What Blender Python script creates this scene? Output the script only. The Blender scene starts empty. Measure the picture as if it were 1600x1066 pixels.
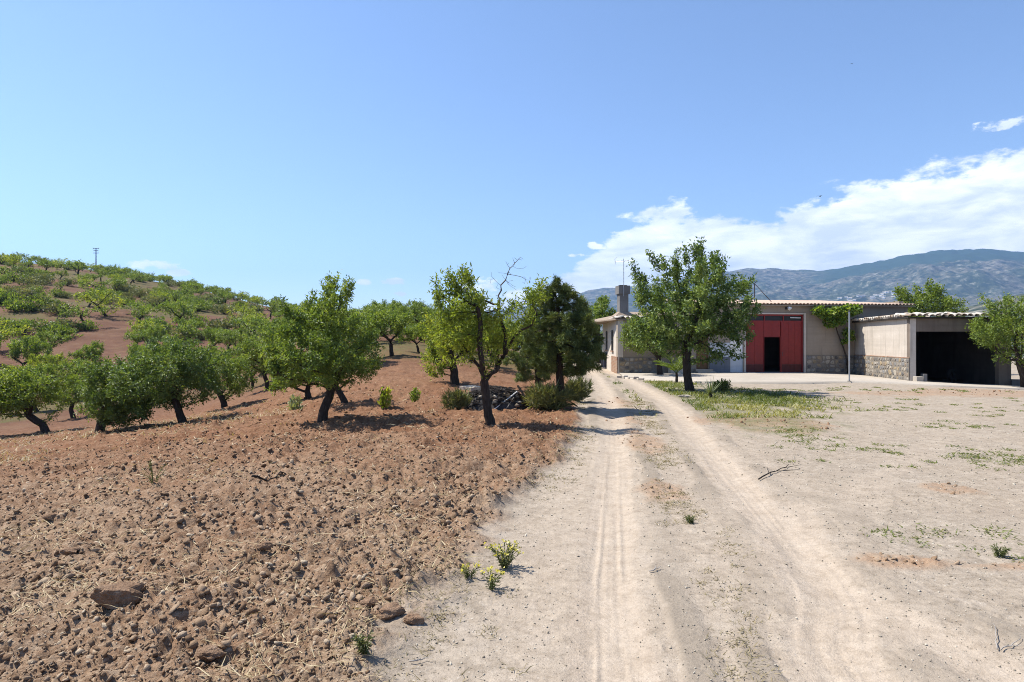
import bpy, math, random
import numpy as np
from mathutils import Vector, Matrix

# ------------------------------------------------------------------ camera, world, sun, exposure
scene = bpy.context.scene
COL = scene.collection
CAM_H = 1.85
FPX = 1000.0                     # focal length in pixels of the 1600 px wide photograph
cam_d = bpy.data.cameras.new("camera")
cam_d.sensor_width = 36.0
cam_d.lens = 36.0 * FPX / 1600.0
cam_d.clip_start = 0.05
cam_d.clip_end = 60000.0
cam = bpy.data.objects.new("camera", cam_d)
cam.location = (0, 0, CAM_H)
cam.rotation_euler = (math.radians(90), 0, 0)
COL.objects.link(cam)
scene.camera = cam

SUN_EL = math.radians(56)
SUN_AZ = math.radians(-74)       # from +Y towards +X: the sun stands to the left, slightly beyond
sd = Vector((math.sin(SUN_AZ) * math.cos(SUN_EL), math.cos(SUN_AZ) * math.cos(SUN_EL), math.sin(SUN_EL)))
sun_d = bpy.data.lights.new("sun", 'SUN')
sun_d.energy = 5.0
sun_d.angle = math.radians(0.53)
sun_d.color = (1.0, 0.945, 0.85)
sun = bpy.data.objects.new("sun", sun_d)
sun.rotation_euler = sd.to_track_quat('Z', 'Y').to_euler()
sun.location = (-40, 10, 60)
COL.objects.link(sun)

scene.view_settings.view_transform = 'Standard'
scene.view_settings.look = 'None'
scene.view_settings.exposure = 0.95
scene.view_settings.gamma = 1.0
scene.view_settings.use_curve_mapping = False
cy = scene.cycles
cy.use_denoising = True
cy.denoising_prefilter = 'NONE'
cy.filter_width = 1.0
cy.max_bounces = 6
cy.diffuse_bounces = 3
cy.glossy_bounces = 2
cy.transmission_bounces = 3
cy.transparent_max_bounces = 8
cy.volume_bounces = 0
cy.sample_clamp_indirect = 6.0


class NT:
    """small helper to write node trees"""
    def __init__(s, tree):
        s.t = tree
        s.n = tree.nodes
        s.l = tree.links

    def node(s, typ, **kw):
        n = s.n.new(typ)
        for k, v in kw.items():
            setattr(n, k, v)
        return n

    def put(s, sock, v):
        if v is None:
            return
        if hasattr(v, 'is_linked') or hasattr(v, 'links'):
            s.l.new(v, sock)
        else:
            if isinstance(v, (tuple, list)) and len(v) == 3 and sock.type == 'RGBA':
                v = (*v, 1)
            sock.default_value = v

    def math(s, op, a, b=None, c=None, clamp=False):
        n = s.node('ShaderNodeMath', operation=op, use_clamp=clamp)
        s.put(n.inputs[0], a); s.put(n.inputs[1], b); s.put(n.inputs[2], c)
        return n.outputs[0]

    def mix(s, f, a, b, blend='MIX'):
        n = s.node('ShaderNodeMix', data_type='RGBA', blend_type=blend)
        s.put(n.inputs[0], f); s.put(n.inputs[6], a); s.put(n.inputs[7], b)
        return n.outputs[2]

    def noise(s, vec, scale, detail=4, rough=0.55, dist=0.0):
        n = s.node('ShaderNodeTexNoise')
        s.put(n.inputs['Vector'], vec)
        n.inputs['Scale'].default_value = scale
        n.inputs['Detail'].default_value = detail
        n.inputs['Roughness'].default_value = rough
        n.inputs['Distortion'].default_value = dist
        return n.outputs[0]

    def ramp(s, f, stops, interp='LINEAR'):
        n = s.node('ShaderNodeValToRGB')
        r = n.color_ramp
        r.interpolation = interp
        while len(r.elements) < len(stops):
            r.elements.new(0.5)
        for e, (p, c) in zip(r.elements, stops):
            e.position = p
            e.color = (c, c, c, 1) if isinstance(c, (int, float)) else (*c, 1)
        s.put(n.inputs[0], f)
        return n.outputs[0]

    def maprange(s, v, a, b, c=0.0, d=1.0, smooth=False):
        n = s.node('ShaderNodeMapRange')
        n.interpolation_type = 'SMOOTHSTEP' if smooth else 'LINEAR'
        s.put(n.inputs[0], v)
        for i, q in enumerate((a, b, c, d)):
            s.put(n.inputs[i + 1], q)
        return n.outputs[0]

    def mapping(s, vec, scale=(1, 1, 1), loc=(0, 0, 0), rot=(0, 0, 0)):
        n = s.node('ShaderNodeMapping')
        s.put(n.inputs[0], vec)
        n.inputs['Scale'].default_value = scale
        n.inputs['Location'].default_value = loc
        n.inputs['Rotation'].default_value = rot
        return n.outputs[0]


# ---- world: physical sky with a bank of fair-weather cloud over the mountains
world = bpy.data.worlds.new("World")
scene.world = world
world.use_nodes = True
W = NT(world.node_tree)
W.n.clear()
sky = W.node('ShaderNodeTexSky', sky_type='NISHITA')
sky.sun_disc = False
sky.sun_elevation = SUN_EL
sky.sun_rotation = SUN_AZ
sky.altitude = 700
sky.air_density = 1.0
sky.dust_density = 0.3
sky.ozone_density = 1.6
tc = W.node('ShaderNodeTexCoord')
D = tc.outputs['Generated']
sep = W.node('ShaderNodeSeparateXYZ')
W.l.new(D, sep.inputs[0])
az = W.math('ARCTAN2', sep.outputs[0], sep.outputs[1])
el = W.math('ARCSINE', sep.outputs[2])
azn = W.math('MULTIPLY_ADD', az, 1 / (2 * math.pi), 0.5)
def az01(deg): return deg / 360.0 + 0.5
TOPS = [(-180, 3.5), (-120, 2), (-60, 0.5), (-34, .4), (-12, .8), (-6, 3.0), (-3, 4.6), (1, 4.8), (3, 5.2), (5.5, 7.0), (9, 9.9), (13, 10.9), (17, 11.5),
        (22, 11.1), (27, 11.4), (30, 11.7), (33, 13.0), (38.7, 14.2), (50, 14.5), (80, 11), (120, 8), (150, 5), (180, 3.5)]
top = W.ramp(azn, [(az01(a), t / 20.0) for a, t in TOPS])
top = W.math('MULTIPLY', top, math.radians(20))
cn1 = W.noise(W.mapping(D, (7, 7, 15)), 1.0, 9, 0.60, 0.1)
cn2 = W.noise(W.mapping(D, (28, 28, 52), (3, 1, 7)), 1.0, 6, 0.62)
e = W.math('SUBTRACT', top, el)
e = W.math('ADD', e, W.math('MULTIPLY', W.math('SUBTRACT', cn1, 0.5), 0.20))
e = W.math('ADD', e, W.math('MULTIPLY', W.math('SUBTRACT', cn2, 0.5), 0.06))
bank = W.maprange(e, 0.0, 0.022, smooth=True)
# a few loose small cumulus and one wisp, each an uneven patch at its own bearing
small = None
for (a, b, ra, rb) in [(-29.3, 5.9, 1.5, .38), (-10.5, 5.25, 1.15, .33), (-12.9, 5.1, .6, .26), (-9.9, 4.15, .55, .2), (7.6, 8.4, .9, .32), (5.7, 7.6, .7, .2),
                       (37.4, 15.1, 1.9, .35), (-27.6, 5.4, .9, .25), (-3.2, 5.0, 1.5, .7), (62, 20, 4, 1), (100, 24, 5, 1.2), (-75, 9, 3, .7), (-140, 12, 4, 1)]:
    dx = W.math('MULTIPLY', W.math('SUBTRACT', az, math.radians(a)), 1 / math.radians(ra))
    dy = W.math('MULTIPLY', W.math('SUBTRACT', el, math.radians(b)), 1 / math.radians(rb))
    q = W.math('ADD', W.math('MULTIPLY', dx, dx), W.math('MULTIPLY', dy, dy))
    q = W.math('ADD', q, W.math('MULTIPLY', W.math('SUBTRACT', cn2, 0.5), 7.5))
    q = W.maprange(q, 1.3, 0.3, 0, 1.0, smooth=True)
    small = q if small is None else W.math('MAXIMUM', small, q)
mask = W.math('MAXIMUM', bank, small)
mask = W.math('MULTIPLY', mask, W.maprange(sep.outputs[2], -0.01, 0.02))
cs = W.noise(W.mapping(D, (10, 10, 34), (5, 2, 0.012)), 1.0, 7, 0.6, 0.3)
shade = W.maprange(cs, 0.38, 0.62)
ccol = W.mix(shade, (0.58, 0.64, 0.72), (0.93, 0.945, 0.935))
b1 = W.node('ShaderNodeBackground')
skyc = W.mix(1.0, sky.outputs[0], (0.945, 0.98, 1.05), 'MULTIPLY')
W.l.new(skyc, b1.inputs[0]); b1.inputs[1].default_value = 0.100
b2 = W.node('ShaderNodeBackground')
W.l.new(ccol, b2.inputs[0]); b2.inputs[1].default_value = 0.90
ms = W.node('ShaderNodeMixShader')
W.l.new(mask, ms.inputs[0]); W.l.new(b1.outputs[0], ms.inputs[1]); W.l.new(b2.outputs[0], ms.inputs[2])
wo = W.node('ShaderNodeOutputWorld')
W.l.new(ms.outputs[0], wo.inputs[0])

# ------------------------------------------------------------------ object helpers
def tag(o, label=None, cat=None, group=None, kind=None):
    if label: o['label'] = label
    if cat: o['category'] = cat
    if group: o['group'] = group
    if kind: o['kind'] = kind
    return o

def link(name, data, parent=None, loc=None, rz=0.0, scale=None):
    o = bpy.data.objects.new(name, data)
    COL.objects.link(o)
    if parent is not None: o.parent = parent
    if loc is not None: o.location = loc
    if rz: o.rotation_euler = (0, 0, rz)
    if scale is not None: o.scale = scale
    return o

def empty(name, loc, rz=0.0, scale=None):
    o = link(name, None, None, loc, rz, scale)
    o.empty_display_size = 0.3
    return o

def np_mesh(name, V, F, mat=None, smooth=False, cols=None, colname='tint'):
    """V (n,3); F (m,k) array or list of such arrays"""
    me = bpy.data.meshes.new(name)
    Fs = F if isinstance(F, list) else [F]
    Fs = [np.asarray(f, dtype=np.int32) for f in Fs if len(f)]
    V = np.asarray(V, dtype=np.float32)
    me.vertices.add(len(V)); me.vertices.foreach_set('co', V.ravel())
    nl = sum(f.size for f in Fs); npoly = sum(len(f) for f in Fs)
    me.loops.add(nl); me.polygons.add(npoly)
    me.loops.foreach_set('vertex_index', np.concatenate([f.ravel() for f in Fs]))
    starts = []; off = 0
    for f in Fs:
        starts.append(off + np.arange(len(f)) * f.shape[1]); off += f.size
    me.polygons.foreach_set('loop_start', np.concatenate(starts).astype(np.int32))
    if smooth:
        me.polygons.foreach_set('use_smooth', np.ones(npoly, dtype=bool))
    me.update(calc_edges=True)
    me.validate()
    if cols is not None:
        for nm, c in (cols.items() if isinstance(cols, dict) else [(colname, cols)]):
            a = me.color_attributes.new(nm, 'FLOAT_COLOR', 'POINT')
            a.data.foreach_set('color', np.asarray(c, dtype=np.float32).ravel())
    if mat is not None: me.materials.append(mat)
    return me

class MB:
    """collects polygons for one mesh"""
    def __init__(s): s.v = []; s.f = []
    def quad(s, *p):
        i = len(s.v); s.v += [tuple(q) for q in p]; s.f.append(tuple(range(i, i + len(p))))
    def box(s, x0, x1, y0, y1, z0, z1):
        i = len(s.v)
        s.v += [(x0, y0, z0), (x1, y0, z0), (x1, y1, z0), (x0, y1, z0), (x0, y0, z1), (x1, y0, z1), (x1, y1, z1), (x0, y1, z1)]
        s.f += [tuple(i + k for k in q) for q in ((3, 2, 1, 0), (4, 5, 6, 7), (0, 1, 5, 4), (1, 2, 6, 5), (2, 3, 7, 6), (3, 0, 4, 7))]
    def tube(s, pts, radii, k=8, cap=True):
        pts = [Vector(p) for p in pts]
        if not hasattr(radii, '__len__'): radii = [radii] * len(pts)
        base = len(s.v)
        for i, p in enumerate(pts):
            d = (pts[min(i + 1, len(pts) - 1)] - pts[max(i - 1, 0)]).normalized()
            a = Vector((0, 0, 1)) if abs(d.z) < 0.9 else Vector((1, 0, 0))
            x = d.cross(a).normalized(); y = d.cross(x)
            for j in range(k):
                t = 2 * math.pi * j / k
                s.v.append(tuple(p + (x * math.cos(t) + y * math.sin(t)) * radii[i]))
        for i in range(len(pts) - 1):
            for j in range(k):
                a = base + i * k + j; b = base + i * k + (j + 1) % k
                s.f.append((a, b, b + k, a + k))
        if cap:
            s.f.append(tuple(base + j for j in range(k))[::-1])
            e0 = base + (len(pts) - 1) * k
            s.f.append(tuple(e0 + j for j in range(k)))
    def mesh(s, name, mat, smooth=False):
        me = bpy.data.meshes.new(name)
        me.from_pydata(s.v, [], s.f)
        me.update()
        if smooth: me.polygons.foreach_set('use_smooth', [True] * len(me.polygons))
        if mat: me.materials.append(mat)
        return me
    def build(s, name, mat, parent=None, smooth=False, loc=None, rz=0.0):
        return link(name, s.mesh(name, mat, smooth), parent, loc, rz)

# ------------------------------------------------------------------ numpy noise
def _hash(ix, iy, seed):
    with np.errstate(over='ignore'):
        h = (ix.astype(np.int64) * 374761393 + iy.astype(np.int64) * 668265263 + seed * 974634777) & 0xFFFFFFFF
        h = ((h ^ (h >> 13)) * 1274126177) & 0xFFFFFFFF
        h = ((h ^ (h >> 16)) * 2246822519) & 0xFFFFFFFF
    return ((h ^ (h >> 15)) & 0xFFFFFF) / float(0xFFFFFF)

def vnoise(x, y, seed=0):
    ix = np.floor(x); iy = np.floor(y); fx = x - ix; fy = y - iy
    fx = fx * fx * fx * (fx * (fx * 6 - 15) + 10); fy = fy * fy * fy * (fy * (fy * 6 - 15) + 10)
    a = _hash(ix, iy, seed); b = _hash(ix + 1, iy, seed); c = _hash(ix, iy + 1, seed); d = _hash(ix + 1, iy + 1, seed)
    return (a * (1 - fx) + b * fx) * (1 - fy) + (c * (1 - fx) + d * fx) * fy

def fbm(x, y, seed=0, octaves=4, gain=0.5):
    s = 0; a = 1; t = 0
    for o in range(octaves):
        s = s + a * (vnoise(x * (2 ** o) + 17.3 * o, y * (2 ** o) - 9.1 * o, seed + o) - 0.5); t += a; a *= gain
    return s / t * 2

def lumps(x, y, cell, seed):
    """overlapping uneven domes: clods lying on the ground, height 0..1"""
    gx = np.floor(x / cell); gy = np.floor(y / cell)
    best = np.zeros_like(x)
    for i in (-1, 0, 1):
        for j in (-1, 0, 1):
            cx = gx + i; cy_ = gy + j
            px = (cx + _hash(cx, cy_, seed)) * cell; py = (cy_ + _hash(cx, cy_, seed + 1)) * cell
            r = cell * (0.28 + 0.5 * _hash(cx, cy_, seed + 2) ** 1.5)
            h = 0.25 + 0.75 * _hash(cx, cy_, seed + 3) ** 2
            ang = 6.28 * _hash(cx, cy_, seed + 4); el_ = 0.6 + 0.8 * _hash(cx, cy_, seed + 5)
            dx = x - px; dy = y - py
            u = (dx * np.cos(ang) + dy * np.sin(ang)) * el_; v = (-dx * np.sin(ang) + dy * np.cos(ang)) / el_
            q = 1 - (np.abs(u) ** 2.4 + np.abs(v) ** 2.4) / r ** 2.4
            t = np.sqrt(np.clip(q, 0, 1)) * h * (1 + 0.6 * (dx * (0.5 - h) + dy * 0.3) / r)
            best = np.maximum(best, t)
    return best

def sstep(x, a, b):
    t = np.clip((x - a) / (b - a), 0, 1); return t * t * (3 - 2 * t)

# ------------------------------------------------------------------ terrain
TD = np.array([1.0, 8, 14, 19, 25, 35, 50, 60, 75, 110, 150, 200, 260, 400, 1000, 4000, 12000])
TU = {
    -2500: [0, -.5, -1, -1.6, -2.2, -3, -3, -3, -2, 3, 8, 12, 12, 5, -30, -60, -90],
    -300:  [0, -.5, -1.1, -1.8, -2.3, -2.9, -2.4, -.8, 3.2, 11.5, 20.5, 30, 33, 20, -30, -60, -90],
    0:     [0, -.3, -.75, -1.25, -1.85, -2.6, -2.0, -.2, 3.3, 11.2, 19.4, 27.6, 30, 20, -30, -60, -90],
    150:   [0, -.15, -.5, -.95, -1.6, -2.3, -1.9, -.4, 2.6, 9.6, 17.0, 24.8, 27, 18, -30, -60, -90],
    300:   [0, -.05, -.25, -.60, -1.1, -1.6, -1.2, -.2, 1.7, 6.8, 12.6, 18.4, 20, 12, -30, -60, -90],
    430:   [0, 0, -.05, -.25, -.5, -.5, .4, 1.2, 2.6, 5.6, 8.9, 12.0, 12.5, 8, -30, -60, -90],
    530:   [0, 0, 0, 0, .25, .9, 1.9, 2.5, 3.3, 4.9, 6.5, 7.0, 7.0, 4, -30, -60, -90],
    640:   [0, 0, 0, .12, .55, 1.45, 2.2, 2.5, 2.9, 3.5, 4.0, 4.0, 3.5, 2, -30, -60, -90],
    720:   [0, 0, 0, 0, .1, .55, 1.2, 1.5, 1.7, 2.0, 2.0, 2.0, 1.5, 0, -30, -60, -90],
    800:   [0, 0, 0, 0, 0, .15, .4, .5, .6, .6, .4, 0, -1, -4, -30, -60, -90],
    900:   [0, 0, 0, 0, 0, 0, 0, 0, -.1, -.5, -1, -2, -4, -8, -30, -60, -90],
    1300:  [0, 0, 0, 0, 0, 0, 0, -.1, -.3, -1, -2, -4, -7, -12, -30, -60, -90],
    1600:  [0, 0, 0, 0, 0, 0, 0, -.1, -.3, -1, -2, -4, -7, -12, -30, -60, -90],
    4000:  [0, 0, 0, 0, 0, 0, -.2, -.4, -.8, -2, -4, -6, -9, -14, -30, -60, -90]}
_th = np.array([math.atan((u - 800) / FPX) for u in TU]); _lz = np.log(TD)
_tab = np.array(list(TU.values()))
NTH, NLD = 240, 240
GTH = np.linspace(-math.pi, math.pi, NTH); GLD = np.linspace(0, math.log(12000), NLD)
_tmp = np.array([np.interp(GLD, _lz, row) for row in _tab])
TAB = np.array([np.interp(GTH, _th, _tmp[:, k]) for k in range(NLD)]).T
def _blur(a, n, s):
    k = np.exp(-0.5 * (np.arange(-n, n + 1) / s) ** 2); k /= k.sum()
    p = np.pad(a, n, mode='edge')
    p = np.array([np.convolve(r, k, 'valid') for r in p])
    return np.array([np.convolve(c, k, 'valid') for c in p.T]).T
TAB = _blur(TAB, 6, 2.2)

def H(x, y):
    """ground height without the small relief"""
    x = np.asarray(x, dtype=float); y = np.asarray(y, dtype=float)
    th = np.arctan2(x, y); r = np.maximum(np.hypot(x, y), 1.0)
    dd = np.maximum(r * np.maximum(np.cos(th), 0.35), 1.0)
    a = np.clip((th + math.pi) / (2 * math.pi) * (NTH - 1), 0, NTH - 1.001); b = np.clip(np.log(dd) / math.log(12000) * (NLD - 1), 0, NLD - 1.001)
    ia = a.astype(int); ib = b.astype(int); fa = a - ia; fb = b - ib
    z = (TAB[ia, ib] * (1 - fa) + TAB[ia + 1, ib] * fa) * (1 - fb) + (TAB[ia, ib + 1] * (1 - fa) + TAB[ia + 1, ib + 1] * fa) * fb
    # the yard falls gently towards the garage
    z = z - 0.32 * sstep(x, 15.5, 25) * sstep(y, 12, 26) * (1 - sstep(y, 45, 60))
    far = sstep(r, 25, 70)
    z = z + far * (1 - sstep(r, 600, 2000)) * 0.7 * fbm(x / 22, y / 22, 5, 3) * sstep(-x, -6, 14)
    return z

def Hs(x, y): return float(H(np.array([x]), np.array([y]))[0])
def gp(u, v, z=0.0):
    """ground place seen at photo pixel u,v when the ground there has height z"""
    d = (CAM_H - z) * FPX / (v - 533.0)
    return ((u - 800) / FPX * d, d)
def at(u, d): return ((u - 800) / FPX * d, d)

def poly_dist(x, y, pts):
    best = np.full_like(x, 1e9)
    for (x0, y0), (x1, y1) in zip(pts[:-1], pts[1:]):
        dx, dy = x1 - x0, y1 - y0
        t = np.clip(((x - x0) * dx + (y - y0) * dy) / (dx * dx + dy * dy), 0, 1)
        best = np.minimum(best, np.hypot(x - x0 - t * dx, y - y0 - t * dy))
    return best

def spline(pts, n=6):
    P = [np.array(p, float) for p in pts]; P = [2 * P[0] - P[1]] + P + [2 * P[-1] - P[-2]]
    out = []
    for i in range(1, len(P) - 2):
        for k in range(n):
            t = k / n
            out.append(tuple(0.5 * ((2 * P[i]) + (-P[i - 1] + P[i + 1]) * t + (2 * P[i - 1] - 5 * P[i] + 4 * P[i + 1] - P[i + 2]) * t * t + (-P[i - 1] + 3 * P[i] - 3 * P[i + 1] + P[i + 2]) * t ** 3)))
    out.append(tuple(P[-2])); return out

TRACK_L = spline([(.35, -6), (.5, 1), (.56, 3.5), (1.07, 6.9), (1.75, 11.1), (2.68, 17.3), (3.6, 25.7), (4.35, 34), (4.75, 42), (4.6, 55), (3, 75)])
TRACK_R = spline([(2.0, -6), (1.9, 1), (1.84, 3.47), (2.28, 4.66), (2.64, 6.45), (3.10, 9.4), (3.93, 14.6), (4.58, 19.1), (5.05, 25), (5.5, 31), (5.6, 36), (6.0, 42), (5.9, 55), (4.3, 75)])
TRACK_R = [p for p in TRACK_R if True]
TRACK_M = spline([(1.84, 3.2), (2.3, 4.7), (3.0, 5.9), (4.6, 8.2), (7.5, 11.5), (11, 16), (14, 22)])
TRACK_E = spline([(3.1, 1.0), (2.75, 3.3), (2.45, 4.6), (2.5, 5.4), (3.2, 7.2)])
SOIL_EDGE = [(-3.2, -6), (-1.15, 1), (-.69, 3.47), (-.51, 4.66), (-.36, 5.3), (-.02, 7.2), (.72, 9.9), (1.55, 13.5), (1.75, 16.5), (2.4, 24), (2.9, 32), (3.0, 42), (2.6, 55), (0, 75), (0, 400)]

def soil_mask(x, y):
    ex = np.interp(y, [p[1] for p in SOIL_EDGE], [p[0] for p in SOIL_EDGE])
    wob = 0.22 * fbm(x * 1.3, y * 1.3, 31, 3) + 0.12 * fbm(x * 5, y * 5, 33, 2)
    m = sstep(ex - x + wob, -0.12, 0.28)
    m = np.where(y < -6, sstep(-x - 3, 0, 1), m)
    return m

def blotch(x, y, cx, cy_, rx, ry, seed):
    q = np.hypot((x - cx) / rx, (y - cy_) / ry) + 0.55 * fbm(x * 2.6, y * 2.6, seed, 3)
    return 1 - sstep(q, 0.55, 1.15)

def grass_mask(x, y):
    m = blotch(x, y, 6.9, 20.8, 2.9, 4.6, 41)
    m = np.maximum(m, .8 * blotch(x, y, 5.6, 15.6, 1.9, 3.0, 45))
    m = np.maximum(m, blotch(x, y, 4.6, 27.5, 1.0, 2.6, 42) * 0.0)
    m = np.maximum(m, blotch(x, y, 5.9, 27.2, 1.7, 2.6, 43))
    m = np.maximum(m, blotch(x, y, 4.9, 39.5, .7, 6.5, 44))
    on = np.minimum(poly_dist(x, y, TRACK_R), poly_dist(x, y, TRACK_L))
    return m * sstep(on, 0.45, 0.75)

def red_mask(x, y):
    m = blotch(x, y, 3.3, 5.35, .62, .22, 51)
    for a in [(4.2, 5.25, .5, .12), (5.5, 8.0, .38, .3), (2.35, 11.8, .45, 1.6), (1.85, 7.8, .30, .65), (2.6, 15, .4, 1.6), (15.6, 22.5, 4.5, 1.4), (20, 24.0, 4.5, 2.2), (5.6, 14.6, 1.5, 1.8), (3.1, 19.5, .5, 2)]:
        m = np.maximum(m, 0.8 * blotch(x, y, *a, 52))
    return m

def ground_fields(x, y):
    """height with relief and the zone weights for the ground sheet"""
    r = np.hypot(x, y)
    z = H(x, y)
    near = r < 90
    soil = np.zeros_like(x); dust = np.zeros_like(x); grass = np.zeros_like(x); red = np.zeros_like(x); dark = np.zeros_like(x); tread = np.zeros_like(x)
    xs, ys = x[near], y[near]
    S = soil_mask(xs, ys)
    dl = poly_dist(xs, ys, TRACK_L); dr = poly_dist(xs, ys, TRACK_R); dm = poly_dist(xs, ys, TRACK_M); de = poly_dist(xs, ys, TRACK_E)
    wob = 0.10 * fbm(xs * 1.7, ys * .8, 61, 3)
    wob = wob + 0.06 * fbm(xs * 6, ys * 3.5, 66, 3)
    tl = 1 - sstep(dl + wob, 0.19, 0.36); tr = 1 - sstep(dr + wob, 0.19, 0.34)
    tm = (1 - sstep(dm + wob, 0.10, 0.34)) * 0.45 * (1 - sstep(ys, 8, 16)); te = (1 - sstep(de + wob, 0.1, .36)) * 0.9
    road = (1 - sstep(np.minimum(dl, dr) + 1.5 * wob, 0.5, 1.1)) * 0.45
    Dm = np.clip(np.maximum.reduce([tl, tr, tm, te, road]), 0, 1) * (1 - S)
    G = grass_mask(xs, ys) * (1 - S); R = red_mask(xs, ys) * (1 - S) * (1 - 0.8 * np.clip(tl + tr + te, 0, 1))
    # loose darker grit thrown up beside the wheel ruts
    side = lambda d_, a, b: sstep(d_ + wob, a - .08, a) * (1 - sstep(d_ + wob, b, b + .12))
    K = np.maximum.reduce([side(dl, .42, .56) * (xs > 1.05 + 0.08 * (ys - 6)) , side(dr, .40, .55), side(de, .42, .6)]) * (1 - S) * (1 - tm) * (0.35 + 0.65 * sstep(fbm(xs * .9, ys * .6, 71, 3), -.2, .35)) * (1 - np.clip(tl + tr + te, 0, 1))
    # relief of the ploughed soil: rows, heaps, clods
    fade = 1 - 0.6 * sstep(ys, 14, 40)
    big = fbm(xs * 0.55, ys * 0.55, 81, 3) * 0.07
    row = 0.03 * np.sin((xs * 0.35 + ys * 0.93) * 6.2 + 3 * fbm(xs * .5, ys * .5, 82, 2))
    patchy = sstep(fbm(xs * 0.8, ys * 0.8, 84, 3), -0.5, 0.5)
    L = 0.10 * lumps(xs, ys, 0.40, 91) * patchy + 0.060 * lumps(xs + .07 * fbm(xs * 9, ys * 9, 96, 2), ys, 0.19, 92) + 0.044 * lumps(xs + .03 * fbm(xs * 17, ys * 17, 97, 2), ys, 0.095, 93) + 0.020 * lumps(xs, ys, 0.045, 94) + 0.018 * fbm(xs * 12, ys * 12, 95, 3)
    zz = S * (big + row + L * fade + 0.02)
    bank = np.exp(-((np.interp(ys, [p[1] for p in SOIL_EDGE], [p[0] for p in SOIL_EDGE]) - xs - .15) / .25) ** 2) * 0.03
    flat = 0.030 * fbm(xs * .7, ys * .7, 101, 3) + 0.005 * fbm(xs * 9, ys * 9, 102, 3) + 0.010 * lumps(xs, ys, 0.06, 103) * (1 - 0.85 * Dm) * sstep(fbm(xs * 1.1, ys * 1.1, 105, 2), -.6, .5)
    rut = -0.030 * (1 - sstep(dl, .05, .3)) - 0.030 * (1 - sstep(dr, .05, .3)) - 0.02 * (1 - sstep(de, .05, .3)) + 0.018 * K
    rib = (0.010 * np.exp(-((dl - .09 - .012 * fbm(xs * 2, ys * 2, 67, 2)) / .016) ** 2) * tl + 0.009 * np.exp(-((dr - .08) / .016) ** 2) * tr) * sstep(fbm(xs * .7, ys * .7, 68, 2), -.5, .1) + 0.006 * fbm(dl * 14, ys * .35, 63, 2) * tl + 0.006 * fbm(dr * 14, ys * .35, 64, 2) * tr
    # lugs of a tractor tyre pressed in the dust where the ruts meet
    seg = (ys > 2.2) & (ys < 5.0)
    ph = (ys * 1.0 + xs * 0.35) * (2 * math.pi / 0.07)
    trd = np.where(seg, np.clip(np.sin(ph), -.35, .5) * 0.012 * (1 - sstep(dr + .02 * fbm(xs * 9, ys * 9, 65, 2), .05, .10)), 0) * (1 - sstep(ys, 4.2, 5.0))
    zz = zz + (1 - S) * (flat + rut + rib + trd + 0.02 * G + 0.022 * R * (0.5 + lumps(xs, ys, .1, 107))) + bank
    z[near] += zz * (1 - sstep(r[near], 70, 90))
    soil[near] = S; dust[near] = Dm; grass[near] = G; red[near] = R; dark[near] = K
    fx, fy = x[~near], y[~near]
    soil[~near] = sstep(-fx + 0.02 * fy + 4, 0, 6) * (1 - sstep(r[~near], 300, 600))
    hill = sstep(r, 22, 45) * soil
    hg = sstep(fbm(x / 9, y / 9, 111, 4), -0.05, 0.35) * hill
    grass = np.maximum(grass, 0.9 * hg)
    return z, soil, dust, grass, red, dark, hill

# ---- ground material
def principled(name, base=(0.5, 0.5, 0.5), rough=0.8, spec=0.3, metal=0.0):
    m = bpy.data.materials.new(name); m.use_nodes = True
    t = NT(m.node_tree)
    b = t.n['Principled BSDF']
    b.inputs['Base Color'].default_value = (*base, 1)
    b.inputs['Roughness'].default_value = rough
    b.inputs['Specular IOR Level'].default_value = spec
    b.inputs['Metallic'].default_value = metal
    return m, t, b

def add_bump(t, b, h, strength=0.5, dist=0.02):
    n = t.node('ShaderNodeBump')
    n.inputs['Strength'].default_value = strength; n.inputs['Distance'].default_value = dist
    t.put(n.inputs['Height'], h)
    t.l.new(n.outputs[0], b.inputs['Normal'])

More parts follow.
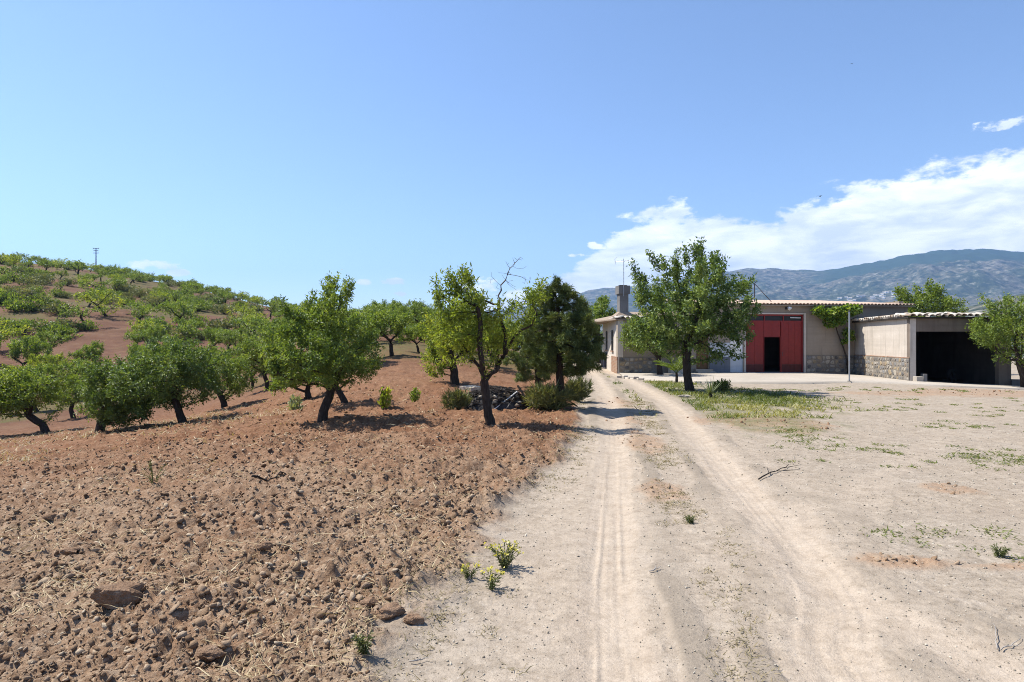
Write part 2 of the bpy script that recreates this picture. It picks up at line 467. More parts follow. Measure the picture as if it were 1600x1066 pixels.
def ground_material():
    m, t, b = principled("ground_earth", rough=0.95, spec=0.12)
    geo = t.node('ShaderNodeNewGeometry'); P = geo.outputs['Position']
    z1 = t.node('ShaderNodeAttribute', attribute_name='zone'); z2 = t.node('ShaderNodeAttribute', attribute_name='zone_more')
    s1 = t.node('ShaderNodeSeparateColor'); t.l.new(z1.outputs['Color'], s1.inputs[0])
    s2 = t.node('ShaderNodeSeparateColor'); t.l.new(z2.outputs['Color'], s2.inputs[0])
    soil, dust, grass = s1.outputs; red, dark, hill = s2.outputs
    n_big = t.noise(P, 0.6, 4, .6); n_mid = t.noise(P, 3.5, 5, .65); n_fine = t.noise(P, 38, 4, .7); n_grain = t.noise(P, 75, 5, .85)
    # ploughed earth
    sc = t.ramp(n_mid, [(0.28, (0.141, 0.085, 0.051)), (0.48, (0.241, 0.161, 0.104)), (0.72, (0.346, 0.258, 0.178))])
    sc = t.mix(t.maprange(n_big, .38, .66), sc, t.ramp(n_mid, [(.3, (0.150, 0.079, 0.043)), (.7, (0.282, 0.173, 0.104))]))
    sc = t.mix(t.maprange(n_fine, .45, .75, 0, .5), sc, (0.392, 0.300, 0.214))
    vor = t.node('ShaderNodeTexVoronoi'); vor.inputs['Scale'].default_value = 26; t.l.new(P, vor.inputs['Vector'])
    vsep = t.node('ShaderNodeSeparateColor'); t.l.new(vor.outputs['Color'], vsep.inputs[0])
    sc = t.mix(t.maprange(vsep.outputs[0], .55, 1.0, 0, .45), sc, (0.401, 0.314, 0.227))
    sc = t.mix(t.maprange(vsep.outputs[1], .7, 1.0, 0, .5), sc, (0.114, 0.064, 0.039))
    sxyz = t.node('ShaderNodeSeparateXYZ'); t.l.new(P, sxyz.inputs[0])
    sc = t.mix(t.maprange(t.math('ADD', sxyz.outputs[1], t.math('MULTIPLY', n_big, 5)), 8, 16, 0, .8), sc, t.mix(1., sc, (.64, .44, .335), 'MULTIPLY'))
    # straw thatch between the clods farther up
    straw = t.noise(t.mapping(P, (4, 14, 4), rot=(0, 0, .5)), 4, 4, .7)
    sc = t.mix(t.maprange(straw, .58, .75, 0, .30), sc, (0.320, 0.240, 0.136))
    # yard of grey-beige grit
    yc = t.ramp(n_mid, [(0.28, (0.265, 0.223, 0.177)), (0.52, (0.322, 0.274, 0.220)), (0.75, (0.374, 0.323, 0.265))])
    yc = t.mix(t.maprange(n_big, .4, .65, 0, .6), yc, (0.314, 0.257, 0.198))
    yc = t.mix(t.maprange(n_grain, .54, .70, 0, .75), yc, (0.165, 0.136, 0.110))
    yc = t.mix(t.maprange(n_grain, .46, .32, 0, .7), yc, (0.470, 0.417, 0.354))
    n_mott = t.noise(P, 19, 5, .78); n_mott2 = t.noise(P, 6.5, 5, .75)
    gr2 = t.ramp(n_mott, [(.33, (.62, .60, .57)), (.45, (.93, .92, .91)), (.56, (1.02, 1.02, 1.02)), (.68, (1.25, 1.25, 1.25))])
    gr3 = t.ramp(n_mott2, [(.35, (.74, .72, .69)), (.5, (1.0, 1.0, 1.0)), (.66, (1.14, 1.14, 1.13))])
    yc = t.mix(.9, yc, gr2, 'MULTIPLY'); yc = t.mix(.8, yc, gr3, 'MULTIPLY')
    vp = t.node('ShaderNodeTexVoronoi'); vp.inputs['Scale'].default_value = 34; t.l.new(P, vp.inputs['Vector'])
    vps = t.node('ShaderNodeSeparateColor'); t.l.new(vp.outputs['Color'], vps.inputs[0])
    spk = t.math('MULTIPLY', t.maprange(vp.outputs['Distance'], .32, .22), t.maprange(vps.outputs[0], .80, .86))
    yc = t.mix(t.math('MULTIPLY', spk, .75), yc, t.mix(vps.outputs[1], (.13, .11, .09), (.50, .46, .40)))
    gr = t.ramp(n_grain, [(.36, (.50, .49, .47)), (.46, (.90, .89, .88)), (.55, (1.0, 1.0, 1.0)), (.66, (1.30, 1.30, 1.30))])
    yc = t.mix(.85, yc, gr, 'MULTIPLY')
    yc = t.mix(t.maprange(n_fine, .55, .78, 0, .55), yc, (0.191, 0.158, 0.124))
    n_patch = t.noise(P, 1.4, 6, .75)
    yc = t.mix(t.maprange(n_patch, .50, .68, 0, .5), yc, (0.249, 0.203, 0.162))
    yc = t.mix(t.maprange(n_patch, .46, .32, 0, .45), yc, (0.373, 0.324, 0.274))
    dc = t.ramp(n_mid, [(0.3, (0.345, 0.282, 0.220)), (0.7, (0.405, 0.342, 0.276))])
    dc = t.mix(t.maprange(n_grain, .55, .75, 0, .4), dc, (0.246, 0.192, 0.142))
    dc = t.mix(.5, dc, gr, 'MULTIPLY'); dc = t.mix(.45, dc, gr2, 'MULTIPLY'); dc = t.mix(.5, dc, gr3, 'MULTIPLY')
    yc = t.mix(dust, yc, dc)
    yc = t.mix(t.math('MULTIPLY', dark, t.maprange(n_fine, .3, .6, .3, .8)), yc, (.185, .155, .122))
    red = t.math('MULTIPLY', red, t.maprange(n_mott2, .36, .52, .15, 1.0))
    rc = t.ramp(n_fine, [(.3, (0.199, 0.112, 0.065)), (.7, (0.357, 0.237, 0.149))])
    yc = t.mix(t.math('MULTIPLY', red, .8), yc, rc)
    c = t.mix(soil, yc, sc)
    # the orchard slope: red-brown earth with dry grass
    hc = t.ramp(t.noise(P, .35, 6, .7), [(.3, (.070, .033, .021)), (.52, (.110, .056, .036)), (.72, (.160, .100, .062))])
    c = t.mix(t.math('MULTIPLY', hill, .85), c, hc)
    gc = t.ramp(n_fine, [(.3, (.055, .075, .020)), (.55, (.095, .105, .035)), (.75, (.20, .165, .08))])
    c = t.mix(t.math('MULTIPLY', grass, t.maprange(n_mid, .35, .6, .25, .85)), c, gc)
    t.l.new(c, b.inputs['Base Color'])
    h = t.math('ADD', t.math('ADD', t.math('MULTIPLY', n_grain, .35), n_fine), t.math('MULTIPLY', n_mott, .8))
    bs = t.maprange(soil, 0, 1, .5, .9)
    n = t.node('ShaderNodeBump'); n.inputs['Distance'].default_value = 0.02
    t.put(n.inputs['Strength'], bs); t.put(n.inputs['Height'], h); t.l.new(n.outputs[0], b.inputs['Normal'])
    return m
M_GROUND = ground_material()

def build_ground():
    half = math.radians(47)
    th = np.concatenate([np.linspace(-math.pi, -half, 46)[:-1], np.arange(-half, half, 0.0024), np.linspace(half, math.pi, 46)[:-1]])
    rr = [0.35]
    while rr[-1] < 9000:
        r = rr[-1]
        g = .03 if r < 2.3 else 0.0050 if r < 18 else .0095 if r < 60 else .02 if r < 300 else .07
        rr.append(r * (1 + g))
    rr = np.array(rr)
    TH, RR = np.meshgrid(th, rr)
    x = (RR * np.sin(TH)).ravel(); y = (RR * np.cos(TH)).ravel()
    z, soil, dust, grass, red, dark, hill = ground_fields(x, y)
    n, m = len(rr), len(th)
    idx = np.arange(n * m).reshape(n, m)
    nxt = np.roll(idx, -1, axis=1)
    F = np.stack([idx[:-1], nxt[:-1], nxt[1:], idx[1:]], axis=-1).reshape(-1, 4)[:, ::-1]
    c = len(x)
    V = np.vstack([np.stack([x, y, z], 1), [[0, 0, 0]]])
    fan = np.stack([np.full(m, c), nxt[0], idx[0]], 1)[:, ::-1]
    one = lambda a: np.append(a, 0)
    A = np.stack([one(soil), one(dust), one(grass), np.ones(c + 1)], 1)
    B = np.stack([one(red), one(dark), one(hill), np.ones(c + 1)], 1)
    me = np_mesh("ground", V, [F, fan], M_GROUND, True, {'zone': A, 'zone_more': B})
    tag(link("ground", me), kind='structure')
build_ground()

# ------------------------------------------------------------------ mountains
def mountain_material():
    m, t, b = principled("mountain_scrub", rough=1.0, spec=0.05)
    geo = t.node('ShaderNodeNewGeometry'); P = geo.outputs['Position']
    a = t.node('ShaderNodeAttribute', attribute_name='zone'); s = t.node('ShaderNodeSeparateColor'); t.l.new(a.outputs['Color'], s.inputs[0])
    n1 = t.noise(P, .0022, 8, .68); n2 = t.noise(P, .022, 6, .75); n3 = t.noise(P, .0009, 4, .6)
    c = t.ramp(n1, [(.30, (0.031, 0.046, 0.022)), (.46, (0.057, 0.068, 0.040)), (.58, (0.109, 0.101, 0.073)), (.75, (0.155, 0.144, 0.110))])
    c = t.mix(t.maprange(n2, .49, .58), c, (0.018, 0.030, 0.015))
    c = t.mix(t.maprange(n2, .45, .34, 0, .9), c, (0.264, 0.253, 0.210))
    c = t.mix(s.outputs[0], c, (0.027, 0.050, 0.030))
    t.l.new(c, b.inputs['Base Color'])
    return m
M_MOUNT = mountain_material()

def build_mountain(name, prof, r0, rp, r1, seed, ths, nr=150, amp=.16, forest=None, zbase=-80):
    """prof: list of (u, v) of the crest in the photograph's view, crest at distance rp"""
    pu = np.array([math.degrees(math.atan((u - 800) / FPX)) for u, v in prof])
    pt = np.array([(533 - v) / math.hypot(FPX, u - 800) for u, v in prof])
    th = np.radians(ths)
    rr = r0 + (r1 - r0) * np.linspace(0, 1, nr) ** 1.0
    TH, RR = np.meshgrid(th, rr)
    crest = np.interp(np.degrees(TH), pu, pt)
    kern = np.ones(9) / 9
    crest = np.array([np.convolve(np.pad(c, 4, mode='edge'), kern, 'valid') for c in crest])
    x = RR * np.sin(TH); y = RR * np.cos(TH)
    wob = 1 + 0.10 * fbm(x / 1500, y / 1500, seed + 9, 3)
    t = (RR - r0) / (rp * wob - r0)
    hgt = crest * rp + CAM_H - zbase
    shape = np.where(t < 1, np.clip(t, 0, 1) ** 1.15, np.clip(1 - 0.55 * (t - 1) * 2.0, 0, 1))
    rid = np.abs(fbm(x / 900, y / 900, seed, 5)) * 1.0 + 0.5 * np.abs(fbm(x / 330, y / 330, seed + 3, 5, .6)) + 0.22 * fbm(x / 110, y / 110, seed + 6, 3)
    env = np.clip(shape * (1.15 - shape), 0, 1) * 3
    z = zbase + hgt * shape * (1 - 0.0) - hgt * amp * rid * env + 6 * fbm(x / 120, y / 120, seed + 5, 3)
    el_ = z / RR
    F_ = np.zeros_like(x)
    if forest is not None:
        F_ = sstep(t + .12 * fbm(x / 700, y / 700, seed + 11, 4), forest[0], forest[0] + .03) * sstep(np.degrees(TH), forest[1], forest[1] + 3)
    n, m = TH.shape
    idx = np.arange(n * m).reshape(n, m)
    Fq = np.stack([idx[:-1, :-1], idx[:-1, 1:], idx[1:, 1:], idx[1:, :-1]], -1).reshape(-1, 4)[:, ::-1]
    V = np.stack([x, y, z], -1).reshape(-1, 3)
    f = F_.ravel(); A = np.stack([f, f * 0, f * 0, f * 0 + 1], 1)
    me = np_mesh(name, V, Fq, M_MOUNT, True, {'zone': A})
    tag(link(name, me), kind='structure')
    return TH, RR, z

PROF1 = [(-600, 505), (300, 500), (560, 503), (615, 498), (640, 492), (665, 495), (690, 489), (720, 493), (760, 486), (800, 484), (850, 474), (920, 456), (1000, 449), (1060, 441), (1120, 428), (1180, 421), (1290, 420),
         (1350, 413), (1400, 404), (1450, 394), (1490, 388), (1530, 387), (1570, 391), (1620, 393), (1750, 410), (2100, 400), (3000, 380), (6000, 430)]
MT = build_mountain("mountain", PROF1, 2200, 6200, 8600, 7, np.concatenate([np.linspace(-55, -14, 40), np.linspace(-13.9, 50, 430), np.linspace(50.5, 88, 50)]), 170, forest=(.80, 24))
PROF2 = [(900, 533), (1250, 533), (1380, 520), (1440, 500), (1500, 478), (1555, 466), (1590, 455), (1640, 446), (1750, 455), (2000, 430), (3000, 470), (6000, 520)]
build_mountain("foothill", PROF2, 900, 1700, 2600, 23, np.concatenate([np.linspace(8, 50, 200), np.linspace(50.5, 88, 40)]), 60, .10, zbase=-50)

# air: faint blue haze round everything
def build_haze():
    mb = MB(); mb.box(-9300, 9300, -9300, 9300, -140, 1040)
    m = bpy.data.materials.new("air_haze"); m.use_nodes = True
    t = NT(m.node_tree); t.n.clear()
    v = t.node('ShaderNodeVolumePrincipled'); v.inputs['Color'].default_value = (.33, .56, 1.0, 1); v.inputs['Density'].default_value = 0.0001
    v.inputs['Anisotropy'].default_value = 0.25
    o = t.node('ShaderNodeOutputMaterial'); t.l.new(v.outputs[0], o.inputs['Volume'])
    tag(mb.build("haze", m), "faint blue haze in the air between the orchard and the mountains", "haze", kind='stuff')
build_haze()

# ------------------------------------------------------------------ plant materials
def leaf_material(name, dark, mid, light, transl=0.30, rough=0.5, spec=0.35):
    m = bpy.data.materials.new(name); m.use_nodes = True
    t = NT(m.node_tree); b = t.n['Principled BSDF']; out = t.n['Material Output']
    a = t.node('ShaderNodeAttribute', attribute_name='tint'); s = t.node('ShaderNodeSeparateColor'); t.l.new(a.outputs['Color'], s.inputs[0])
    c = t.ramp(s.outputs[0], [(0.05, dark), (0.5, mid), (0.95, light)])
    oi = t.node('ShaderNodeObjectInfo')
    c = t.mix(t.maprange(oi.outputs['Random'], 0, 1, 0, .22), c, t.mix(.6, c, (.16, .15, .03)))
    t.l.new(c, b.inputs['Base Color'])
    b.inputs['Roughness'].default_value = rough; b.inputs['Specular IOR Level'].default_value = spec
    tr = t.node('ShaderNodeBsdfTranslucent')
    t.l.new(t.mix(1.0, c, (1.25, 1.2, .45), 'MULTIPLY'), tr.inputs[0])
    ms_ = t.node('ShaderNodeMixShader'); ms_.inputs[0].default_value = transl * 1.35
    t.l.new(b.outputs[0], ms_.inputs[1]); t.l.new(tr.outputs[0], ms_.inputs[2]); t.l.new(ms_.outputs[0], out.inputs[0])
    return m
L_ALMOND = leaf_material("almond_leaf", (0.081, 0.133, 0.032), (0.152, 0.223, 0.051), (0.305, 0.367, 0.090))
L_BRIGHT = leaf_material("young_leaf", (0.122, 0.183, 0.031), (0.234, 0.304, 0.053), (0.470, 0.478, 0.095), .36)
L_DARK = leaf_material("old_leaf", (0.064, 0.117, 0.034), (0.121, 0.186, 0.051), (0.252, 0.312, 0.101), .26)
L_PINE = leaf_material("pine_needle", (0.063, 0.103, 0.035), (0.131, 0.181, 0.059), (0.329, 0.364, 0.113), .12, .6)
L_HILL = leaf_material("orchard_leaf", (0.087, 0.143, 0.031), (0.165, 0.243, 0.049), (0.304, 0.373, 0.087), .30)
L_SCRUB = leaf_material("scrub_leaf", (0.081, 0.101, 0.047), (0.142, 0.169, 0.074), (0.270, 0.270, 0.135), .2)
L_VINE = leaf_material("vine_leaf", (0.070, 0.132, 0.022), (0.155, 0.256, 0.039), (0.404, 0.451, 0.093), .38)
L_GRASS = leaf_material("grass_blade", (0.066, 0.099, 0.022), (0.138, 0.171, 0.044), (0.330, 0.308, 0.121), .3)
L_STRAW = leaf_material("dry_straw", (0.255, 0.187, 0.102), (0.391, 0.306, 0.178), (0.527, 0.442, 0.289), .15, .7)
L_SILVER = leaf_material("grey_weed", (0.146, 0.183, 0.097), (0.243, 0.280, 0.158), (0.401, 0.425, 0.243), .2)

def bark_material(name, a, bcol):
    m, t, b = principled(name, rough=.95, spec=.1)
    tcn = t.node('ShaderNodeTexCoord')
    n = t.noise(t.mapping(tcn.outputs['Object'], (18, 18, 5)), 1.5, 6, .7)
    t.l.new(t.ramp(n, [(.3, a), (.7, bcol)]), b.inputs['Base Color'])
    add_bump(t, b, n, .9, .03)
    return m
BARK = bark_material("almond_bark", (.022, .017, .014), (.075, .058, .047))
BARK_GREY = bark_material("dead_bark", (.09, .08, .07), (.20, .18, .16))
BARK_PINE = bark_material("pine_bark", (.022, .016, .013), (.075, .052, .04))

# ------------------------------------------------------------------ tree growing
def colonize(start, parents, att, step, kill, rng, iters=90, grav=0.0):
    P = [np.array(p, float) for p in start]; par = list(parents)
    A = np.array(att, float)
    N = np.array(P)
    dm = np.linalg.norm(A[:, None] - N[None], axis=2)
    near = dm.argmin(1); dist = dm.min(1)
    alive = np.ones(len(A), bool)
    for it in range(iters):
        if not alive.any(): break
        ids = np.unique(near[alive])
        newp = []; newpar = []
        for i in ids:
            sel = alive & (near == i)
            v = A[sel] - P[i]; v /= np.linalg.norm(v, axis=1, keepdims=True) + 1e-9
            d = v.sum(0); L = np.linalg.norm(d)
            if L < 1e-3: d = rng.normal(size=3); L = np.linalg.norm(d)
            d = d / L + rng.normal(size=3) * 0.16 + np.array([0, 0, grav]); d /= np.linalg.norm(d)
            newp.append(P[i] + d * step); newpar.append(i)
        base = len(P)
        P += newp; par += newpar
        Nn = np.array(newp)
        dm = np.linalg.norm(A[:, None] - Nn[None], axis=2)
        mi = dm.argmin(1); mv = dm.min(1)
        up = mv < dist
        near[up] = base + mi[up]; dist[up] = mv[up]
        dead = dist < kill
        alive &= ~dead
        # give up on points that cannot be reached
        if it > 25: alive &= rng.random(len(A)) > 0.02
    return P, par

def radii_of(P, par, tip, power):
    n = len(P); acc = np.zeros(n); child = [[] for _ in range(n)]
    for i in range(n):
        if par[i] >= 0: child[par[i]].append(i)
    r = np.zeros(n)
    order = list(range(n))
    for i in reversed(order):
        r[i] = tip if not child[i] else (sum(r[c] ** power for c in child[i])) ** (1 / power)
    return r, child

def wood_mesh(name, P, par, r, child, mat, rmin=0.0, sides=6):
    mb = MB()
    roots = [i for i in range(len(P)) if par[i] < 0]
    stack = [(i, None) for i in roots]
    while stack:
        i, p = stack.pop()
        ch = []
        if p is not None: ch.append(p)
        j = i; ch.append(j)
        while child[j]:
            cs_ = sorted(child[j], key=lambda c: -r[c])
            for c in cs_[1:]: stack.append((c, j))
            j = cs_[0]; ch.append(j)
        rad = [r[k] for k in ch]
        if p is not None: rad[0] = min(r[p], r[i] * 1.25)
        if max(rad) < rmin or len(ch) < 2: continue
        k = sides if rad[0] > .03 else (4 if rad[0] > .01 else 3)
        mb.tube([P[q] for q in ch], rad, k, cap=False)
    return mb.mesh(name, mat, True)

def leaf_mesh(name, pos, dirs, L, Wd, mat, rng, tintf=None, up=0.5, fold=.25):
    n = len(pos)
    pos = np.asarray(pos); d = np.asarray(dirs); d = d / (np.linalg.norm(d, axis=1, keepdims=True) + 1e-9)
    nrm = rng.normal(size=(n, 3)); nrm[:, 2] = np.abs(nrm[:, 2]) + up
    side = np.cross(d, nrm); side /= np.linalg.norm(side, axis=1, keepdims=True) + 1e-9
    nn = np.cross(side, d)
    l = (L * rng.uniform(.65, 1.3, n))[:, None]; w = (Wd * rng.uniform(.7, 1.25, n))[:, None]
    b = pos; tip = pos + d * l + nn * l * rng.uniform(-.3, .1, (n, 1))
    mid = pos + d * l * .45
    a = mid + side * w * .5 + nn * w * fold; c = mid - side * w * .5 + nn * w * fold
    V = np.stack([b, a, tip, c], 1).reshape(-1, 3)
    i = np.arange(n) * 4
    F = np.concatenate([np.stack([i, i + 1, i + 2], 1), np.stack([i, i + 2, i + 3], 1)])
    t = rng.random(n) * .75 if tintf is None else tintf
    t = np.clip(t + rng.normal(size=n) * .12 + (rng.random(n) < .05) * .4, 0, 1)
    C = np.repeat(np.stack([t, t * 0, t * 0, t * 0 + 1], 1), 4, axis=0)
    return np_mesh(name, V, F, mat, False, C)

def ball_points(c, r, n, rng, hollow=.35):
    v = rng.normal(size=(n, 3)); v /= np.linalg.norm(v, axis=1, keepdims=True)
    rad = (hollow + (1 - hollow) * rng.random(n)) ** (1 / 2.2)
    return np.array(c) + v * rad[:, None] * np.array(r)

def tree_meshes(rng, trunk, limbs, blobs, natt, nleaf, leafL, leafW, leafmat, bark=BARK, step=.11, kill=.16, tr=.09, shoots=0, shootlen=.4, spread=.05,
                bare=None, tip=.0035, rleaf=.020, wood_min=0., tuft=None, grav=.0, tint_bias=0., sides=7):
    """trunk: list of local points; limbs: list of polylines starting near the trunk's end; blobs: (x,y,z,rx,ry,rz)"""
    P = [np.array(p, float) for p in trunk]; par = [-1] + list(range(len(P) - 1))
    def densify(a, bpt):
        n = max(1, int(np.linalg.norm(np.array(bpt) - a) / step)); return [a + (np.array(bpt) - a) * (k + 1) / n for k in range(n)]
    Q = [P[0]]; qp = [-1]
    for p in P[1:]:
        for q in densify(Q[-1], p): Q.append(q + rng.normal(size=3) * .008); qp.append(len(Q) - 2)
    for lb in limbs:
        s = int(np.argmin([np.linalg.norm(q - np.array(lb[0])) for q in Q])); last = s
        for p in lb[1:]:
            for q in densify(Q[last], p): Q.append(q + rng.normal(size=3) * .014); qp.append(last); last = len(Q) - 1
    vol = np.array([b[3] * b[4] * b[5] for b in blobs]); vol = vol ** .8; cnt = np.maximum(5, (natt * vol / vol.sum())).astype(int)
    att = np.vstack([ball_points(b[:3], b[3:], n, rng) for b, n in zip(blobs, cnt)])
    P, par = colonize(Q, qp, att, step, kill, rng, grav=grav)
    n0 = len(P)
    r, child = radii_of(P, par, tip, 2.3)
    cen = att.mean(0)
    tips = [i for i in range(len(Q), n0) if not child[i]]
    if shoots and tips:
        zt = np.array([P[i][2] for i in tips]); w = np.exp((zt - zt.max()) / (zt.std() + 1e-6) * .9); w /= w.sum()
        for i in rng.choice(tips, shoots, p=w):
            d = (P[i] - cen) * np.array([.5, .5, .3]); d = d / (np.linalg.norm(d) + 1e-6) * .55 + np.array([0, 0, 1.0]) + rng.normal(size=3) * .22
            d /= np.linalg.norm(d); last = i
            for k in range(int(rng.uniform(.5, 1.2) * shootlen / (step * .7))):
                d = d + rng.normal(size=3) * .08 + np.array([0, 0, .05]); d /= np.linalg.norm(d)
                P.append(P[last] + d * step * .7); par.append(last); last = len(P) - 1
    r, child = radii_of(P, par, tip, 1.95)
    k = tr / r[0]
    r = tip + (r - tip) * max(.2, (tr - tip) / (r[0] - tip))
    # flare at the foot
    for i in range(min(4, len(Q))): r[i] *= 1.0 + .30 * (1 - i / 4)
    PA = np.array(P)
    wood = wood_mesh("trunk", P, par, r, child, bark, wood_min, sides)
    cand = np.array([i for i in range(len(P)) if i >= len(Q) * .5 and r[i] < rleaf and par[i] >= 0])
    if len(cand) == 0: cand = np.arange(1, len(P))
    sel = rng.choice(cand, nleaf)
    pr = np.array(par)[sel]
    tw = PA[sel] - PA[pr]; tw /= np.linalg.norm(tw, axis=1, keepdims=True) + 1e-9
    t = rng.random((nleaf, 1))
    pos = PA[pr] * t + PA[sel] * (1 - t) + rng.normal(size=(nleaf, 3)) * spread
    d = tw * .55 + rng.normal(size=(nleaf, 3)) * .75 + np.array([0, 0, .05])
    clump = vnoise(pos[:, 0] * 2.1 + pos[:, 2] * 1.3, pos[:, 1] * 2.1 - pos[:, 2] * 1.7, int(rng.integers(999)))
    tint = .12 + .62 * clump + .25 * (rng.random(nleaf) - .5) + tint_bias
    if tuft:
        d = tw * .9 + rng.normal(size=(nleaf, 3)) * .55
    leaves = leaf_mesh("crown", pos, d, leafL, leafW, leafmat, rng, tint)
    dead = None
    if bare:
        Pb = [np.array(p, float) for p in bare['limb'][:1]]; pb = [-1]
        for p in bare['limb'][1:]:
            for q in densify(Pb[-1], p): Pb.append(q + rng.normal(size=3) * .02); pb.append(len(Pb) - 2)
        ab = np.vstack([ball_points(b[:3], b[3:], 26, rng, .6) for b in bare['blobs']])
        Pb, pb = colonize(Pb, pb, ab, step * .8, .12, rng)
        rb, cb = radii_of(Pb, pb, .003, 2.0)
        rb = .003 + (rb - .003) * (bare['r'] - .003) / (rb[0] - .003)
        dead = wood_mesh("dead_branch", Pb, pb, rb, cb, BARK_GREY)
    return wood, leaves, dead

def plant(name, loc, meshes, label, cat, group=None, rz=0., scale=None):
    root = empty(name, loc, rz, scale)
    link("trunk", meshes[0], root); link("crown", meshes[1], root)
    if len(meshes) > 2 and meshes[2] is not None: link("dead_branch", meshes[2], root)
    tag(root, label, cat, group)
    return root

def photo_tree(name, u, d, seed, trunk, blobs, label, limbs=(), shape_depth=1.0, rot=True, **kw):
    """a tree that stands at distance d; trunk, limbs and crown blobs are given as they look from the road, in photo pixels,
    and get real size and their own depth"""
    rng = np.random.default_rng(seed)
    x, y = at(u, d); z = Hs(x, y); k = d / FPX
    vb = 533 + (CAM_H - z) / k      # where the foot really falls
    dv = vb - trunk[0][1]
    def loc(p, dy=0.0): return ((p[0] - u) * k, dy, max(0., (vb - (p[1] + dv)) * k) if p is trunk[0] else (trunk[0][1] - p[1]) * k)
    tr = [loc(p, p[2] if len(p) > 2 else 0) for p in trunk]; tr[0] = (tr[0][0], 0, -.06)
    lb = [[loc(p, p[2] if len(p) > 2 else 0) for p in l] for l in limbs]
    bl = []
    for b in blobs:
        cx, _, cz = loc(b); r = b[2] * k
        dy = b[3] if len(b) > 3 else rng.uniform(-.7, .7) * r * shape_depth
        bl.append((cx, dy, cz, r, r * 1.15 * shape_depth, r * (b[4] if len(b) > 4 else .85)))
    # fill the crown's depth in front and behind
    ext = []
    for b in bl:
        if b[3] > .35:
            for s in (-1, 1): ext.append((b[0] * .85 + rng.normal() * .1, b[1] + s * b[4] * .9, b[2] - .05, b[3] * .75, b[4] * .75, b[5] * .75))
    bare = kw.pop('bare', None)
    if bare:
        bare = {'limb': [loc(p, p[2] if len(p) > 2 else 0) for p in bare['limb']], 'r': bare['r'],
                'blobs': [(*loc(b)[:1], b[3] if len(b) > 3 else 0, loc(b)[2], b[2] * k, b[2] * k, b[2] * k) for b in bare['blobs']]}
    ms_ = tree_meshes(rng, tr, lb, bl + ext, bare=bare, **kw)
    return plant(name, (x, y, z), ms_, label, "tree")

# ---- the trees round the ploughed field and the yard
photo_tree("almond_tree", 767, 13.6, 1, [(767, 669), (762, 640), (758, 610), (757, 596)],
           [(700, 455, 24), (725, 458, 26), (702, 482, 26), (735, 490, 28), (755, 478, 22), (712, 512, 28), (745, 528, 26), (695, 532, 22), (775, 508, 22), (795, 500, 24), (815, 478, 24), (838, 466, 24), (832, 490, 20), (778, 535, 18), (735, 555, 18), (728, 445, 12), (805, 530, 16), (690, 560, 16), (765, 560, 12), (815, 505, 14)],
           "slim almond tree with bare grey branches above sparse yellow-green leaves, beside the brushwood heap",
           limbs=[[(757, 596), (748, 572, .1), (736, 556, .2), (722, 540, .3)], [(757, 598), (754, 570, -.2), (750, 540, -.3), (752, 505, -.3), (746, 480, -.35)],
                  [(757, 600), (772, 578, .1), (790, 552, .15), (789, 525, .2), (782, 500, .2), (778, 475, .2)], [(789, 550), (803, 528, -.1), (822, 512, -.2), (838, 495, -.3)],
                  [(750, 590), (764, 575, -.25), (770, 560, -.4)]],
           natt=380, nleaf=8600, leafL=.088, leafW=.032, leafmat=L_BRIGHT, tr=.092, shoots=36, shootlen=.3, spread=.06, kill=.14, rleaf=.014, tint_bias=-.08,
           bare={'limb': [(779, 490, .2), (781, 460, .2), (790, 436, .15), (797, 420, .1)], 'r': .017, 'blobs': [(800, 414, 14), (815, 412, 11), (786, 427, 12), (808, 445, 14), (822, 434, 12), (775, 445, 10), (806, 404, 8), (770, 430, 9)]})

photo_tree("almond_tree", 502, 14.4, 2, [(502, 660), (506, 640), (514, 618), (520, 602)],
           [(520, 565, 46), (472, 565, 42), (562, 562, 40), (446, 545, 34), (500, 515, 44), (548, 518, 42), (470, 500, 30), (580, 535, 22), (520, 480, 28), (490, 480, 18), (445, 590, 20), (545, 460, 14), (525, 455, 12), (508, 452, 9), (430, 565, 20), (590, 545, 12), (455, 520, 20)],
           "dense green almond tree with crossed lower trunk standing in the ploughed field",
           limbs=[[(520, 602), (535, 580, -.3), (552, 560, -.4)], [(518, 606), (500, 580, .3), (480, 562, .4)], [(520, 602), (522, 560, .1), (522, 520, 0)]],
           natt=720, nleaf=19000, leafL=.086, leafW=.034, leafmat=L_ALMOND, tr=.10, shoots=40, shootlen=.38, spread=.06)

photo_tree("almond_tree", 545, 18.2, 3, [(543, 637), (530, 618, .1), (520, 600, .1)],
           [(515, 575, 30), (485, 560, 26), (545, 560, 26), (515, 545, 24), (575, 570, 16)],
           "almond tree leaning left behind the dense green one, its trunk crossing that trunk",
           natt=260, nleaf=6500, leafL=.085, leafW=.036, leafmat=L_ALMOND, tr=.085, shoots=10)

